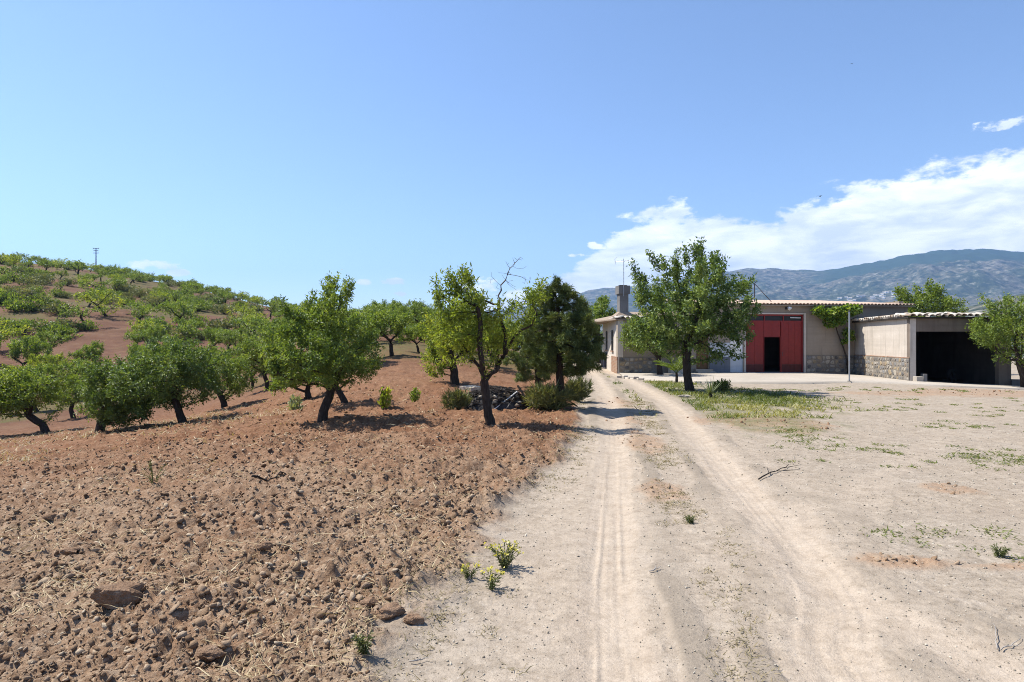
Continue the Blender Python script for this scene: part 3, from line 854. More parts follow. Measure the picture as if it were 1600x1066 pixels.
photo_tree("almond_tree", 288, 18.8, 4, [(288, 662), (280, 640), (272, 620)],
           [(270, 570, 48), (230, 588, 46), (200, 600, 42), (315, 565, 42), (250, 548, 30), (292, 545, 28), (215, 568, 30), (335, 588, 28), (185, 620, 28), (235, 618, 34), (312, 604, 26), (265, 608, 26)],
           "broad dark green almond tree with a forked trunk on the slope",
           limbs=[[(272, 620), (258, 605, .3), (240, 592, .4)], [(272, 622), (290, 600, -.2), (306, 580, -.3)], [(272, 620), (275, 590, 0), (272, 560, 0)]],
           natt=800, nleaf=20000, leafL=.095, leafW=.042, leafmat=L_DARK, tr=.105, shoots=26, shootlen=.2, spread=.07)
photo_tree("almond_tree", 157, 19.4, 5, [(155, 680), (158, 664), (162, 650)],
           [(165, 612, 36), (188, 600, 36), (160, 592, 28), (205, 622, 34), (225, 640, 26), (190, 648, 26), (150, 635, 20), (182, 582, 24), (215, 598, 28)],
           "low almond tree with drooping crown and short thick trunk, beside the broad dark one",
           natt=600, nleaf=16000, leafL=.095, leafW=.042, leafmat=L_DARK, tr=.12, shoots=10, spread=.07)
photo_tree("almond_tree", 352, 24.5, 6, [(354, 650), (348, 634), (340, 618)],
           [(345, 592, 34), (318, 582, 26), (370, 595, 26), (345, 572, 24), (382, 608, 18), (318, 602, 22), (360, 615, 18), (372, 580, 18)],
           "small almond tree with a curved trunk to the side of the broad dark one",
           natt=320, nleaf=8000, leafL=.10, leafW=.045, leafmat=L_ALMOND, tr=.11, shoots=14, spread=.07)
photo_tree("almond_tree", 74, 23.5, 7, [(74, 680), (66, 664), (52, 656), (42, 648)],
           [(30, 618, 34), (0, 612, 32), (62, 612, 30), (25, 598, 26), (-20, 620, 34), (72, 600, 20), (10, 632, 26), (88, 622, 18), (50, 592, 18), (-5, 595, 20)],
           "almond tree with crooked leaning trunk and wide flat crown on the slope",
           limbs=[[(42, 648), (30, 636, .3), (12, 622, .5)], [(45, 650), (58, 630, -.3), (66, 605, -.3)]],
           natt=560, nleaf=14000, leafL=.105, leafW=.045, leafmat=L_HILL, tr=.125, shoots=14, spread=.08)
photo_tree("almond_tree", 114, 33, 8, [(115, 626), (111, 612), (114, 598)],
           [(118, 585, 20), (98, 588, 15), (138, 585, 14), (115, 572, 14)],
           "little almond tree with thin wavy trunk between two larger ones on the slope",
           natt=190, nleaf=4200, leafL=.12, leafW=.06, leafmat=L_HILL, tr=.10, shoots=6, spread=.09, step=.14)
photo_tree("almond_tree", 712, 23.6, 9, [(711, 612), (710, 590), (706, 572)],
           [(690, 545, 30), (715, 530, 26), (675, 565, 22), (700, 510, 24), (670, 530, 20), (725, 555, 16), (680, 585, 16), (720, 500, 18), (690, 495, 14)],
           "yellow-green almond tree with a thick dark trunk behind the brushwood heap",
           natt=440, nleaf=11000, leafL=.10, leafW=.045, leafmat=L_BRIGHT, tr=.15, shoots=24, spread=.08)
photo_tree("almond_tree", 486, 21.5, 10, [(484, 620), (480, 606), (484, 594)],
           [(470, 580, 22), (445, 585, 20), (495, 575, 20), (470, 562, 18), (430, 600, 14)],
           "low bushy almond tree half hidden behind the dense green one in the field",
           natt=220, nleaf=5500, leafL=.10, leafW=.045, leafmat=L_HILL, tr=.09, shoots=8, spread=.07)

# the tree before the house
photo_tree("orange_tree", 1078, 23.4, 11, [(1078, 611), (1074, 590), (1072, 565), (1073, 545)],
           [(1070, 490, 48), (1115, 495, 44), (1030, 495, 44), (1075, 450, 38), (1135, 470, 36), (1030, 455, 34), (1100, 435, 32), (1145, 515, 32), (1110, 540, 28), (1155, 455, 24), (1015, 520, 30), (1060, 530, 28), (1010, 480, 26),
            (1092, 405, 14), (1032, 420, 15), (1060, 425, 16), (1118, 415, 13), (1166, 440, 14), (1004, 435, 14), (1132, 556, 18), (1096, 392, 7), (998, 460, 16), (1168, 490, 18), (1150, 556, 14), (996, 525, 18), (1025, 400, 7), (1070, 405, 8), (1040, 545, 16)],
           "tall leafy green tree on the grass patch in front of the farmhouse",
           limbs=[[(1073, 545), (1080, 515, .2), (1072, 480, .3), (1066, 450, .3)], [(1073, 548), (1095, 528, -.3), (1120, 505, -.5)], [(1073, 540), (1050, 515, .2), (1036, 485, .3)], [(1076, 530), (1092, 480, -.2), (1105, 445, -.2)]],
           natt=1150, nleaf=25000, leafL=.125, leafW=.056, leafmat=L_DARK, tr=.15, shoots=90, shootlen=.62, spread=.07, step=.13, kill=.2)
photo_tree("orange_tree", 1030, 34.2, 12, [(1031, 586), (1030, 568), (1028, 556)],
           [(1000, 530, 26), (1030, 525, 24), (985, 510, 18), (1015, 505, 22), (1050, 520, 16), (975, 535, 12), (1045, 540, 12)],
           "smaller rounded tree planted close to the farmhouse wall",
           limbs=[[(1028, 556), (1018, 545, .2), (1006, 532, .3)], [(1029, 558), (1045, 552, -.2), (1052, 540, -.2)]],
           natt=420, nleaf=9500, leafL=.12, leafW=.06, leafmat=L_ALMOND, tr=.14, shoots=14, spread=.10, step=.15, kill=.22)
photo_tree("broadleaf_tree", 1604, 28.6, 13, [(1604, 605), (1600, 585), (1592, 560)],
           [(1575, 520, 34), (1610, 510, 36), (1550, 510, 26), (1580, 485, 28), (1640, 500, 34), (1545, 530, 16), (1585, 550, 22), (1620, 470, 26), (1560, 475, 16), (1565, 560, 12), (1640, 540, 30), (1530, 520, 12), (1600, 560, 14)],
           "bright green tree overhanging the corner of the garage",
           natt=700, nleaf=17000, leafL=.115, leafW=.055, leafmat=L_HILL, tr=.16, shoots=30, spread=.09, step=.15, kill=.22)
photo_tree("broadleaf_tree", 1452, 43, 14, [(1452, 576), (1452, 540), (1450, 510)],
           [(1430, 465, 20), (1450, 470, 24), (1478, 475, 20), (1415, 455, 10), (1422, 480, 18), (1490, 485, 16), (1455, 452, 10), (1495, 465, 10)],
           "fresh green tree rising behind the garage roof",
           natt=360, nleaf=7500, leafL=.17, leafW=.085, leafmat=L_HILL, tr=.18, shoots=24, shootlen=.7, spread=.13, step=.2, kill=.3)
photo_tree("broadleaf_tree", 935, 52, 15, [(935, 569), (935, 540), (934, 520)],
           [(930, 495, 18), (950, 492, 16), (915, 500, 16), (940, 480, 12), (965, 500, 14), (925, 515, 14), (955, 515, 14)],
           "fresh green tree behind the chimney end of the farmhouse",
           natt=320, nleaf=7000, leafL=.18, leafW=.09, leafmat=L_HILL, tr=.18, shoots=20, spread=.14, step=.22, kill=.3)

# pine beside the track, a second smaller one behind it
def pine(u, d, seed, trunk, blobs, label, natt, ntuft, tr):
    rng = np.random.default_rng(seed)
    x, y = at(u, d); z = Hs(x, y); k = d / FPX
    loc = lambda p, dy=0.: ((p[0] - u) * k, dy, (trunk[0][1] - p[1]) * k)
    T = [loc(p) for p in trunk]; T[0] = (T[0][0], 0, -.06)
    Q = [np.array(T[0])]; qp = [-1]
    for p in T[1:]:
        n = max(1, int(np.linalg.norm(np.array(p) - Q[-1]) / .12)); a = Q[-1]
        for i in range(n): Q.append(a + (np.array(p) - a) * (i + 1) / n); qp.append(len(Q) - 2)
    bl = []
    for b in blobs:
        c = loc(b); r = b[2] * k
        for dy in ((0,) if r < .3 else (-.8, 0, .8)): bl.append((c[0], dy * r + rng.normal() * .08, c[2], r * (1 if dy == 0 else .8), r, r * .8))
    vol = np.array([b[3] ** 2.4 for b in bl]); cnt = np.maximum(5, natt * vol / vol.sum()).astype(int)
    A = np.vstack([ball_points(b[:3], b[3:], n, rng) for b, n in zip(bl, cnt)])
    P, par = colonize(Q, qp, A, .12, .15, rng)
    r, ch = radii_of(P, par, .004, 2.3); r = .004 + (r - .004) * (tr - .004) / (r[0] - .004)
    wood = wood_mesh("trunk", P, par, r, ch, BARK_PINE, 0, 7)
    PA = np.array(P); cand = np.array([i for i in range(len(Q) // 2, len(P)) if r[i] < .013])
    sel = rng.choice(cand, ntuft); pr = np.array(par)[sel]
    tw = PA[sel] - PA[pr]; tw /= np.linalg.norm(tw, axis=1, keepdims=True) + 1e-9
    base = PA[sel] + rng.normal(size=(ntuft, 3)) * .035
    m = 9
    pos = np.repeat(base, m, axis=0); dr = np.repeat(tw, m, axis=0) * .8 + rng.normal(size=(ntuft * m, 3)) * .6 + np.array([0, 0, .22])
    cl = vnoise(pos[:, 0] * 2 + pos[:, 2], pos[:, 1] * 2 - pos[:, 2], seed)
    leaves = leaf_mesh("crown", pos, dr, .13, .012, L_PINE, rng, .1 + .65 * cl, up=.2, fold=.1)
    return plant("pine_tree", (x, y, z), (wood, leaves), label, "tree")
pine(873, 17.0, 21, [(873, 642), (876, 610), (874, 580), (876, 540), (872, 500), (870, 470)],
     [(872, 455, 22), (850, 470, 22), (890, 470, 22), (870, 495, 34), (905, 510, 28), (840, 510, 26), (880, 540, 40), (915, 555, 30), (845, 550, 28), (926, 568, 16), (900, 570, 24), (850, 566, 20), (862, 447, 11), (885, 450, 10), (905, 480, 18), (832, 490, 16), (940, 555, 12), (828, 530, 16), (930, 530, 14)],
     "dark green pine with dense needles standing at the edge of the dirt track", 900, 6500, .105)
pine(842, 24.5, 22, [(841, 606), (840, 585), (838, 560)],
     [(838, 545, 22), (820, 560, 20), (855, 560, 20), (838, 520, 16), (815, 585, 14), (800, 560, 14), (850, 585, 14)],
     "smaller pine behind the dark one at the track edge", 420, 2600, .11)

# ---- orchard trees: shared shapes at middle and far distance
def variant(seed, hgt, wid, natt, nleaf, L, Wd, mat, step, kill, rmin, tr=.11, shoots=10):
    rng = np.random.default_rng(seed)
    th = hgt * rng.uniform(.22, .34); lean = rng.normal(size=2) * .12 * hgt
    tr_ = [(0, 0, -.1), (lean[0] * .5, lean[1] * .5, th * .55), (lean[0], lean[1], th)]
    bl = []
    for i in range(int(rng.integers(6, 9))):
        a = rng.uniform(0, 6.28); q = wid * .5 * rng.uniform(.25, .95)
        zz = hgt * rng.uniform(.5, .82) - q * .12
        bl.append((lean[0] + q * math.cos(a), lean[1] + q * math.sin(a), zz, wid * rng.uniform(.16, .27), wid * rng.uniform(.16, .27), hgt * rng.uniform(.12, .19)))
    bl.append((lean[0], lean[1], hgt * .68, wid * .28, wid * .28, hgt * .2))
    limbs = []
    for i in range(3):
        a = rng.uniform(0, 6.28); limbs.append([tr_[-1], (lean[0] + math.cos(a) * wid * .18, lean[1] + math.sin(a) * wid * .18, th + hgt * .16)])
    return tree_meshes(rng, tr_, limbs, bl, natt, nleaf, L, Wd, mat, step=step, kill=kill, tr=tr, shoots=shoots, shootlen=.12 * hgt, spread=step * .55, wood_min=rmin, tip=.006, rleaf=.03, sides=5)[:2]
MID = [variant(100 + i, h, w, 260, 4600, .13, .062, (L_HILL, L_ALMOND, L_BRIGHT)[i % 3], .16, .24, .004) for i, (h, w) in enumerate([(3.0, 3.6), (3.3, 3.4), (2.7, 3.9), (3.1, 3.0), (2.9, 3.5)])]
FAR = [variant(200 + i, h, w, 110, nl, .22, .12, (L_HILL, L_BRIGHT, L_HILL, L_ALMOND)[i % 4], .26, .4, .012, .12, 8) for i, (h, w, nl) in enumerate([(2.8, 3.9, 1100), (3.1, 3.9, 900), (2.2, 4.4, 1000), (3.0, 3.3, 700), (2.6, 4.0, 1200), (3.2, 4.4, 1000), (2.3, 3.1, 600), (2.0, 2.6, 500), (2.7, 4.6, 900)])]

HILL_LABEL = "small almond tree among many on the red orchard hillside"
HILL_GROUP = "almond trees on the orchard hillside"
MID_LABEL = "almond tree in the orchard row beyond the ploughed field"
MID_GROUP = "orchard trees beyond the ploughed field"
rngT = np.random.default_rng(77)
placed = []
def drop(x, y, kinds, label, group, s=None, name="almond_tree"):
    k = kinds[int(rngT.integers(len(kinds)))]
    s = s or rngT.choice([rngT.uniform(.55, .9), rngT.uniform(.85, 1.25), rngT.uniform(1., 1.4)])
    plant(name, (x, y, Hs(x, y) - .03), k, label, "tree", group, rngT.uniform(0, 6.28), (s, s, s * rngT.uniform(.9, 1.1)))
    placed.append((x, y))
for (u, d, s) in [(612, 34, .95), (566, 31, .9), (585, 44, 1), (655, 52, 1), (690, 40, 1.0), (735, 36, .9), (775, 33, .95), (770, 47, 1.1), (815, 44, 1.05), (845, 38, 1.0), (880, 52, 1.1), (620, 60, 1), (672, 70, 1), (720, 58, 1.05),
                  (420, 30, .9), (405, 40, 1), (592, 72, 1.1), (578, 48, 1.0), (600, 55, 1.1), (628, 50, 1.0), (640, 58, 1.1), (668, 57, 1.0), (690, 64, 1.1), (712, 47, 1.0), (738, 50, 1.1), (762, 56, 1.1), (612, 66, 1.2), (660, 78, 1.2), (628, 84, 1.1), (655, 62, 1.0), (700, 52, 1.0), (745, 66, 1.1), (685, 88, 1.2), (570, 58, 1), (790, 60, 1.1), (870, 44, .9), (830, 56, 1.1), (445, 46, 1), (500, 38, 1), (520, 52, 1), (540, 66, 1.1), (475, 60, 1), (380, 52, 1), (330, 45, 1), (255, 42, 1.0), (120, 43, 1), (15, 47, 1.05), (60, 38, .95), (185, 36, .9), (30, 54, 1.2), (95, 51, 1), (150, 57, 1.1), (215, 53, 1.1), (275, 57, 1), (75, 62, 1.1), (330, 62, 1), (362, 60, 1.0), (245, 64, 1.0), (420, 60, 1.0), (-20, 58, 1.1), (300, 50, .8), (160, 46, .8), (905, 75, 1.2), (850, 66, 1.1), (800, 72, 1.1), (395, 34, .7), (655, 36, .62)]:
    x, y = at(u, d)
    if u < 400: lab, grp = "almond tree at the foot of the orchard hillside beyond the near trees", "trees at the foot of the hillside"
    elif u < 600: lab, grp = "almond tree on the rise behind the dense green almond tree", "trees behind the dense green almond tree"
    elif u < 760: lab, grp = "almond tree on the red rise behind the three saplings", "trees behind the saplings"
    else: lab, grp = "orchard tree behind the pine and the brushwood heap", "trees behind the pine"
    drop(x, y, MID, lab, grp, s)
cand = []
for i in range(64):
    for j in range(40):
        # rows run across the slope
        x = -215 + i * 7.0 + (j % 2) * 3.5 + rngT.normal() * 1.3; y = 66 + j * 7.0 + rngT.normal() * 1.3
        u = 800 + x / y * FPX
        if y > 226 or u < -110 or u > 830: continue
        if float(fbm(np.array([x / 20]), np.array([y / 20]), 301, 2)[0]) > .62 or rngT.random() < .04: continue
        if any((x - a) ** 2 + (y - b) ** 2 < 14 for a, b in placed): continue
        # keep those that the slope does not hide
        t = np.linspace(.05, .99, 90)
        if ((CAM_H + (Hs(x, y) + 3.0 - CAM_H) * t) - H(x * t, y * t)).min() < 0.: continue
        cand.append((x, y))
print("hill places", len(cand))
if len(cand) > 300:
    cand = [cand[k] for k in rngT.permutation(len(cand))[:300]]
count = 0
for x, y in cand:
    drop(x, y, FAR, HILL_LABEL, HILL_GROUP, rngT.choice([rngT.uniform(.55, .85), rngT.uniform(.8, 1.15), rngT.uniform(1.05, 1.45)])); count += 1
print("hill trees", count)

# scrub along the terraces of the slope
def bush_meshes(seed, w, h, nleaf, L, Wd, mat):
    rng = np.random.default_rng(seed)
    n = int(rng.integers(4, 7)); pos = []
    for i in range(n):
        a = rng.uniform(0, 6.28); q = w * .3 * rng.random()
        pos.append(ball_points((q * math.cos(a), q * math.sin(a), h * rng.uniform(.3, .55)), (w * .28, w * .28, h * .42), nleaf // n, rng, .5))
    pos = np.vstack(pos); pos[:, 2] = np.abs(pos[:, 2])
    pos *= 1 + .35 * (vnoise(pos[:, 0] * 7 / w + 3, pos[:, 1] * 7 / w + pos[:, 2] * 5 / h, seed)[:, None] - .5) * 2
    d = pos * np.array([.5, .5, .3]) + rng.normal(size=pos.shape) * .8 * w * .3 + np.array([0, 0, .45 * h])
    cl = vnoise(pos[:, 0] * 3 / w + 5, pos[:, 1] * 3 / w + pos[:, 2], seed)
    crown = leaf_mesh("foliage", pos, d, L, Wd, mat, rng, .1 + .7 * cl)
    mb = MB()
    for i in range(7):
        a = rng.uniform(0, 6.28); mb.tube([(0, 0, -.05), (w * .16 * math.cos(a), w * .16 * math.sin(a), h * .35), (w * .3 * math.cos(a), w * .3 * math.sin(a), h * .7)], [.02 * w, .014 * w, .006 * w], 4)
    return mb.mesh("stem", BARK), crown
def bush(name, loc, ms_, label, group=None, rz=0., s=None, cat="bush"):
    root = empty(name, loc, rz, s)
    link("stem", ms_[0], root); link("foliage", ms_[1], root)
    return tag(root, label, cat, group)
SCRUB = [bush_meshes(400 + i, 3.0, 1.3, 750, .26, .12, (L_SCRUB, L_HILL, L_DARK)[i % 3]) for i in range(4)]
nb = 0
for k in range(2600):
    d = rngT.uniform(52, 190); u = rngT.uniform(-60, 560); x, y = at(u, d)
    if float(fbm(np.array([x / 30]), np.array([y / 9]), 302, 2)[0]) < .10: continue
    t = np.linspace(.05, .99, 60)
    if ((CAM_H + (Hs(x, y) + 1.2 - CAM_H) * t) - H(x * t, y * t)).min() < -.2: continue
    s = rngT.uniform(.6, 1.4)
    bush("scrub_bush", (x, y, Hs(x, y)), SCRUB[int(rngT.integers(4))], "low scrub bush between the almond trees of the orchard hillside", "scrub bushes on the orchard hillside", rngT.uniform(0, 6.28), (s * 1.3, s, s))
    nb += 1
    if nb >= 200: break

# ------------------------------------------------------------------ building materials
def plaster(name, c0, c1, stain=None, scale=1.0):
    m, t, b = principled(name, rough=.92, spec=.15)
    P = t.node('ShaderNodeNewGeometry').outputs['Position']
    n1 = t.noise(P, .9 * scale, 5, .65); n2 = t.noise(P, 14, 4, .7); n3 = t.noise(t.mapping(P, (5, 5, .5)), 1.0, 4, .6)
    c = t.mix(t.maprange(n1, .32, .68), c0, c1)
    c = t.mix(t.maprange(n2, .5, .75, 0, .25), c, tuple(q * .7 for q in c0))
    c = t.mix(t.maprange(n3, .52, .72, 0, .5), c, stain or tuple(q * .62 for q in c0))
    hz = t.noise(t.mapping(P, (.12, .12, 3.2)), 1.0, 3, .6)
    c = t.mix(t.maprange(hz, .5, .7, 0, .35), c, tuple(q * .75 for q in c0))
    t.l.new(c, b.inputs['Base Color'])
    add_bump(t, b, n2, .35, .01)
    return m
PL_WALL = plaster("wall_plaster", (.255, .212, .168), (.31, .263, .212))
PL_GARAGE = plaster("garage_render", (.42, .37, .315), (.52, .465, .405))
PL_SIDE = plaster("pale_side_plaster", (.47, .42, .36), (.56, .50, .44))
PL_BLUE = plaster("bluish_white_paint", (.42, .46, .50), (.52, .55, .58))
CONC = plaster("concrete_slab", (.34, .30, .25), (.42, .375, .32), scale=.6)
CONC_GREY = plaster("grey_concrete", (.13, .125, .12), (.20, .19, .185))
MORTAR = plaster("dark_mortar", (.16, .14, .115), (.235, .21, .18))
def simple(name, c, rough=.6, spec=.3, var=.25, metal=0., scale=6):
    m, t, b = principled(name, c, rough, spec, metal)
    P = t.node('ShaderNodeNewGeometry').outputs['Position']
    n = t.noise(P, scale, 5, .65)
    t.l.new(t.mix(t.maprange(n, .35, .7, 0, 1), c, tuple(q * (1 - var) for q in c)), b.inputs['Base Color'])
    return m
RED = simple("red_gate_paint", (.235, .016, .014), .5, .4, .25)
RED_DARK = simple("red_gate_kickplate", (.085, .007, .009), .5, .4, .3)
DARK = simple("dark_interior", (.012, .010, .009), .9, .1)
BROWN = simple("brown_door_wood", (.16, .085, .035), .6, .3, .35)
def brick_mat():
    m, t, b = principled("orange_brick", rough=.92, spec=.1)
    P = t.node('ShaderNodeNewGeometry').outputs['Position']
    sp = t.node('ShaderNodeSeparateXYZ'); t.l.new(P, sp.inputs[0]); cb = t.node('ShaderNodeCombineXYZ')
    t.put(cb.inputs[0], t.math('ADD', sp.outputs[0], sp.outputs[1])); t.l.new(sp.outputs[2], cb.inputs[1])
    br = t.node('ShaderNodeTexBrick'); t.l.new(cb.outputs[0], br.inputs['Vector'])
    br.inputs['Scale'].default_value = 1.0; br.inputs['Brick Width'].default_value = .26; br.inputs['Row Height'].default_value = .085; br.inputs['Mortar Size'].default_value = .012
    br.inputs['Color1'].default_value = (.28, .125, .06, 1); br.inputs['Color2'].default_value = (.20, .085, .045, 1); br.inputs['Mortar'].default_value = (.26, .20, .15, 1)
    n = t.noise(P, 3, 5, .7)
    t.l.new(t.mix(t.maprange(n, .42, .66, 0, .75), br.outputs['Color'], (.36, .30, .24)), b.inputs['Base Color'])
    add_bump(t, b, br.outputs['Fac'], -.4, .01)
    return m
BRICK_RED = brick_mat()
METAL = simple("galvanised_metal", (.42, .43, .44), .45, .5, .2, .7)
METAL_DARK = simple("dark_steel", (.07, .07, .075), .5, .5, .2, .5)
WHITE = simple("white_paint", (.72, .72, .70), .5, .4, .1)
TILE_PINK = simple("pink_clay_tile", (.50, .37, .29), .85, .15, .3, scale=4)
TILE_PALE = simple("limed_clay_tile", (.55, .50, .44), .9, .1, .45, scale=9)
TILE_OLD = simple("old_clay_tile", (.33, .26, .20), .9, .1, .45, scale=9)
WOOD_DARK = simple("weathered_beam", (.045, .038, .033), .9, .1, .4, scale=12)
WOOD_GREY = simple("grey_stick", (.34, .31, .28), .9, .1, .3, scale=12)
GLASS = simple("dark_window_glass", (.02, .02, .022), .25, .3, .1)
BIN_BLUE = simple("dark_blue_plastic", (.012, .018, .045), .45, .4, .2)
STONES = [simple("plinth_stone", c, .95, .1, .4, scale=7) for c in [(.26, .235, .205), (.33, .30, .26), (.17, .16, .15), (.38, .34, .28), (.25, .20, .155), (.22, .215, .21), (.34, .27, .18), (.13, .125, .12)]]

class Frame:
    """local axes of a wall: s along it, t outwards (to the viewer's side), z up"""
    def __init__(f, p0, p1):
        f.p0 = np.array(p0, float); f.p1 = np.array(p1, float); d = f.p1 - f.p0; f.L = float(np.hypot(*d)); f.e = d / f.L; f.n = np.array([f.e[1], -f.e[0]])
    def w(f, s, t, z):
        q = f.p0 + f.e * s + f.n * t; return (q[0], q[1], z)
    def s_at(f, u):
        k = (u - 800) / FPX            # where the sight line of column u meets the wall
        return float((k * f.p0[1] - f.p0[0]) / (f.e[0] - k * f.e[1]))
    def d_at(f, s): return float((f.p0 + f.e * s)[1])
    def z_at(f, s, v): return CAM_H + (533 - v) / FPX * f.d_at(s)

def fbox(mb, f, s0, s1, t0, t1, z0, z1):
    i = len(mb.v)
    for z in (z0, z1):
        for s, t in ((s0, t1), (s1, t1), (s1, t0), (s0, t0)): mb.v.append(f.w(s, t, z))
    mb.f += [tuple(i + k for k in q) for q in ((3, 2, 1, 0), (4, 5, 6, 7), (0, 1, 5, 4), (1, 2, 6, 5), (2, 3, 7, 6), (3, 0, 4, 7))]

def wall_holes(mb, f, s0, s1, z0, z1, thick, holes):
    """a wall of real thickness with openings; front at t=0, back at t=-thick"""
    S = sorted({s0, s1, *[h[0] for h in holes], *[h[1] for h in holes]}); Z = sorted({z0, z1, *[h[2] for h in holes], *[h[3] for h in holes]})
    S = [s for s in S if s0 <= s <= s1]; Z = [z for z in Z if z0 <= z <= z1]
    def solid(i, j):
        if i < 0 or j < 0 or i >= len(S) - 1 or j >= len(Z) - 1: return False
        s = (S[i] + S[i + 1]) / 2; z = (Z[j] + Z[j + 1]) / 2
        return not any(h[0] < s < h[1] and h[2] < z < h[3] for h in holes)
    for i in range(len(S) - 1):
        for j in range(len(Z) - 1):
            if not solid(i, j): continue
            a, b, c, d = S[i], S[i + 1], Z[j], Z[j + 1]; k = -thick
            mb.quad(f.w(a, 0, c), f.w(b, 0, c), f.w(b, 0, d), f.w(a, 0, d))
            mb.quad(f.w(b, k, c), f.w(a, k, c), f.w(a, k, d), f.w(b, k, d))
            if not solid(i - 1, j): mb.quad(f.w(a, k, c), f.w(a, 0, c), f.w(a, 0, d), f.w(a, k, d))
            if not solid(i + 1, j): mb.quad(f.w(b, 0, c), f.w(b, k, c), f.w(b, k, d), f.w(b, 0, d))
            if not solid(i, j - 1): mb.quad(f.w(a, k, c), f.w(b, k, c), f.w(b, 0, c), f.w(a, 0, c))
            if not solid(i, j + 1): mb.quad(f.w(a, 0, d), f.w(b, 0, d), f.w(b, k, d), f.w(a, k, d))

rngB = random.Random(5)
def stone_plinth(f, parent, s0, s1, zlo, zhi, cell=.30, t=.05, seed=1):
    """rubble facing: a mortar bed and single stones standing proud of it; zlo may be a function of s"""
    zl = zlo if callable(zlo) else (lambda s: zlo)
    bed = MB(); n = max(2, int((s1 - s0) / .5))
    for i in range(n):
        a = s0 + (s1 - s0) * i / n; b = s0 + (s1 - s0) * (i + 1) / n
        bed.quad(f.w(a, t, zl(a) - .15), f.w(b, t, zl(b) - .15), f.w(b, t, zhi), f.w(a, t, zhi))
        bed.quad(f.w(a, t, zhi), f.w(b, t, zhi), f.w(b, 0, zhi), f.w(a, 0, zhi))
    for s in (s0, s1):
        bed.quad(f.w(s, 0, zl(s) - .15), f.w(s, t, zl(s) - .15), f.w(s, t, zhi), f.w(s, 0, zhi))
    root = bed.build("stone_plinth", MORTAR, parent)
    r = random.Random(seed)
    nx = max(2, int(round((s1 - s0) / cell))); nz = max(2, int(round((zhi - zl(s0)) / (cell * .8))))
    G = [[(s0 + .02 + (s1 - s0 - .04) * (i + (r.uniform(-.33, .33) if 0 < i < nx else 0) + (.25 * (j % 2) if 0 < i < nx else 0)) / nx, (j + (r.uniform(-.3, .3) if 0 < j < nz else 0)) / nz) for i in range(nx + 1)] for j in range(nz + 1)]
    for j in range(nz):
        for i in range(nx):
            q = [G[j][i], G[j][i + 1], G[j + 1][i + 1], G[j + 1][i]]
            q = [(s, zl(s) + (zhi - .01 - zl(s)) * w) for s, w in q]
            cx = sum(p[0] for p in q) / 4; cz = sum(p[1] for p in q) / 4
            ring = []
            for k in range(4):
                a = q[k]; b = q[(k + 1) % 4]
                for w in (.22 + r.uniform(-.08, .08), .75 + r.uniform(-.08, .08)):
                    ring.append((a[0] + (b[0] - a[0]) * w, a[1] + (b[1] - a[1]) * w))
            sh = r.uniform(.70, .97); dep = r.uniform(.008, .03)
            mb = MB(); i0 = 0
            out = [(cx + (p[0] - cx) * sh, cz + (p[1] - cz) * sh) for p in ring]; inn = [(cx + (p[0] - cx) * sh * .72, cz + (p[1] - cz) * sh * .72) for p in ring]
            for p in out: mb.v.append(f.w(p[0], t - .01, p[1]))
            for p in inn: mb.v.append(f.w(p[0], t + dep * r.uniform(.75, 1.15), p[1]))
            for k in range(8): mb.f.append((k, (k + 1) % 8, 8 + (k + 1) % 8, 8 + k))
            mb.f.append(tuple(range(8, 16)))
            mb.build("stone", STONES[r.randrange(len(STONES))], root)
    return root

def tile_mesh(name, w, L, mat, k=6, th=.018, taper=.85):
    """one barrel tile, crown up, lying along +y, origin at its front end"""
    mb = MB()
    for (y, q) in ((0, 1.0), (L, taper)):
        for rr in (w / 2 * q, (w / 2 - th) * q):
            for i in range(k + 1):
                a = math.pi * i / k; mb.v.append((-math.cos(a) * rr, y, math.sin(a) * rr * .8))
    n = k + 1
    for i in range(k):
        mb.f.append((i, i + 1, 2 * n + i + 1, 2 * n + i)); mb.f.append((n + i + 1, n + i, 3 * n + i, 3 * n + i + 1))
        mb.f.append((i + 1, i, n + i, n + i + 1)); mb.f.append((2 * n + i, 2 * n + i + 1, 3 * n + i + 1, 3 * n + i))
    return mb.mesh(name, mat, True)

# ------------------------------------------------------------------ farmhouse and barn share one front line
FA = (5.95, 36.0); FB = (23.5, 38.0)
F = Frame(FA, FB)
sH = F.s_at(1108)                       # party wall between house and barn
sE = F.L
# ---- farmhouse
house = empty("farmhouse", (0, 0, 0))
tag(house, "low beige farmhouse with stone plinth and chimney beside the dirt track", "house")
side = Frame((6.45, 45.5), FA)          # end wall, facing the track
ZH = 3.10
d0, d1 = F.s_at(1088), F.s_at(1107); w0, w1 = F.s_at(1027), F.s_at(1060)
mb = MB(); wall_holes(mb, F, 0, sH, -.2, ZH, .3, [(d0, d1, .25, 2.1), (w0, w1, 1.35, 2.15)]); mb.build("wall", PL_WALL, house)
wins = [(side.L * .28, side.L * .28 + .9), (side.L * .66, side.L * .66 + .95)]
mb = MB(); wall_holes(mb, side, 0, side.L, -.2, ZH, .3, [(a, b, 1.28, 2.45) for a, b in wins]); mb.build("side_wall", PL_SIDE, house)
mb = MB(); fbox(mb, side, side.L - 3.2, side.L - .0, .0, .045, -.15, .95); mb.build("brick_skirting", BRICK_RED, house)
mb = MB(); fbox(mb, side, 0, side.L - 3.2, 0, .04, -.15, .92); mb.build("skirting", PL_SIDE, house)
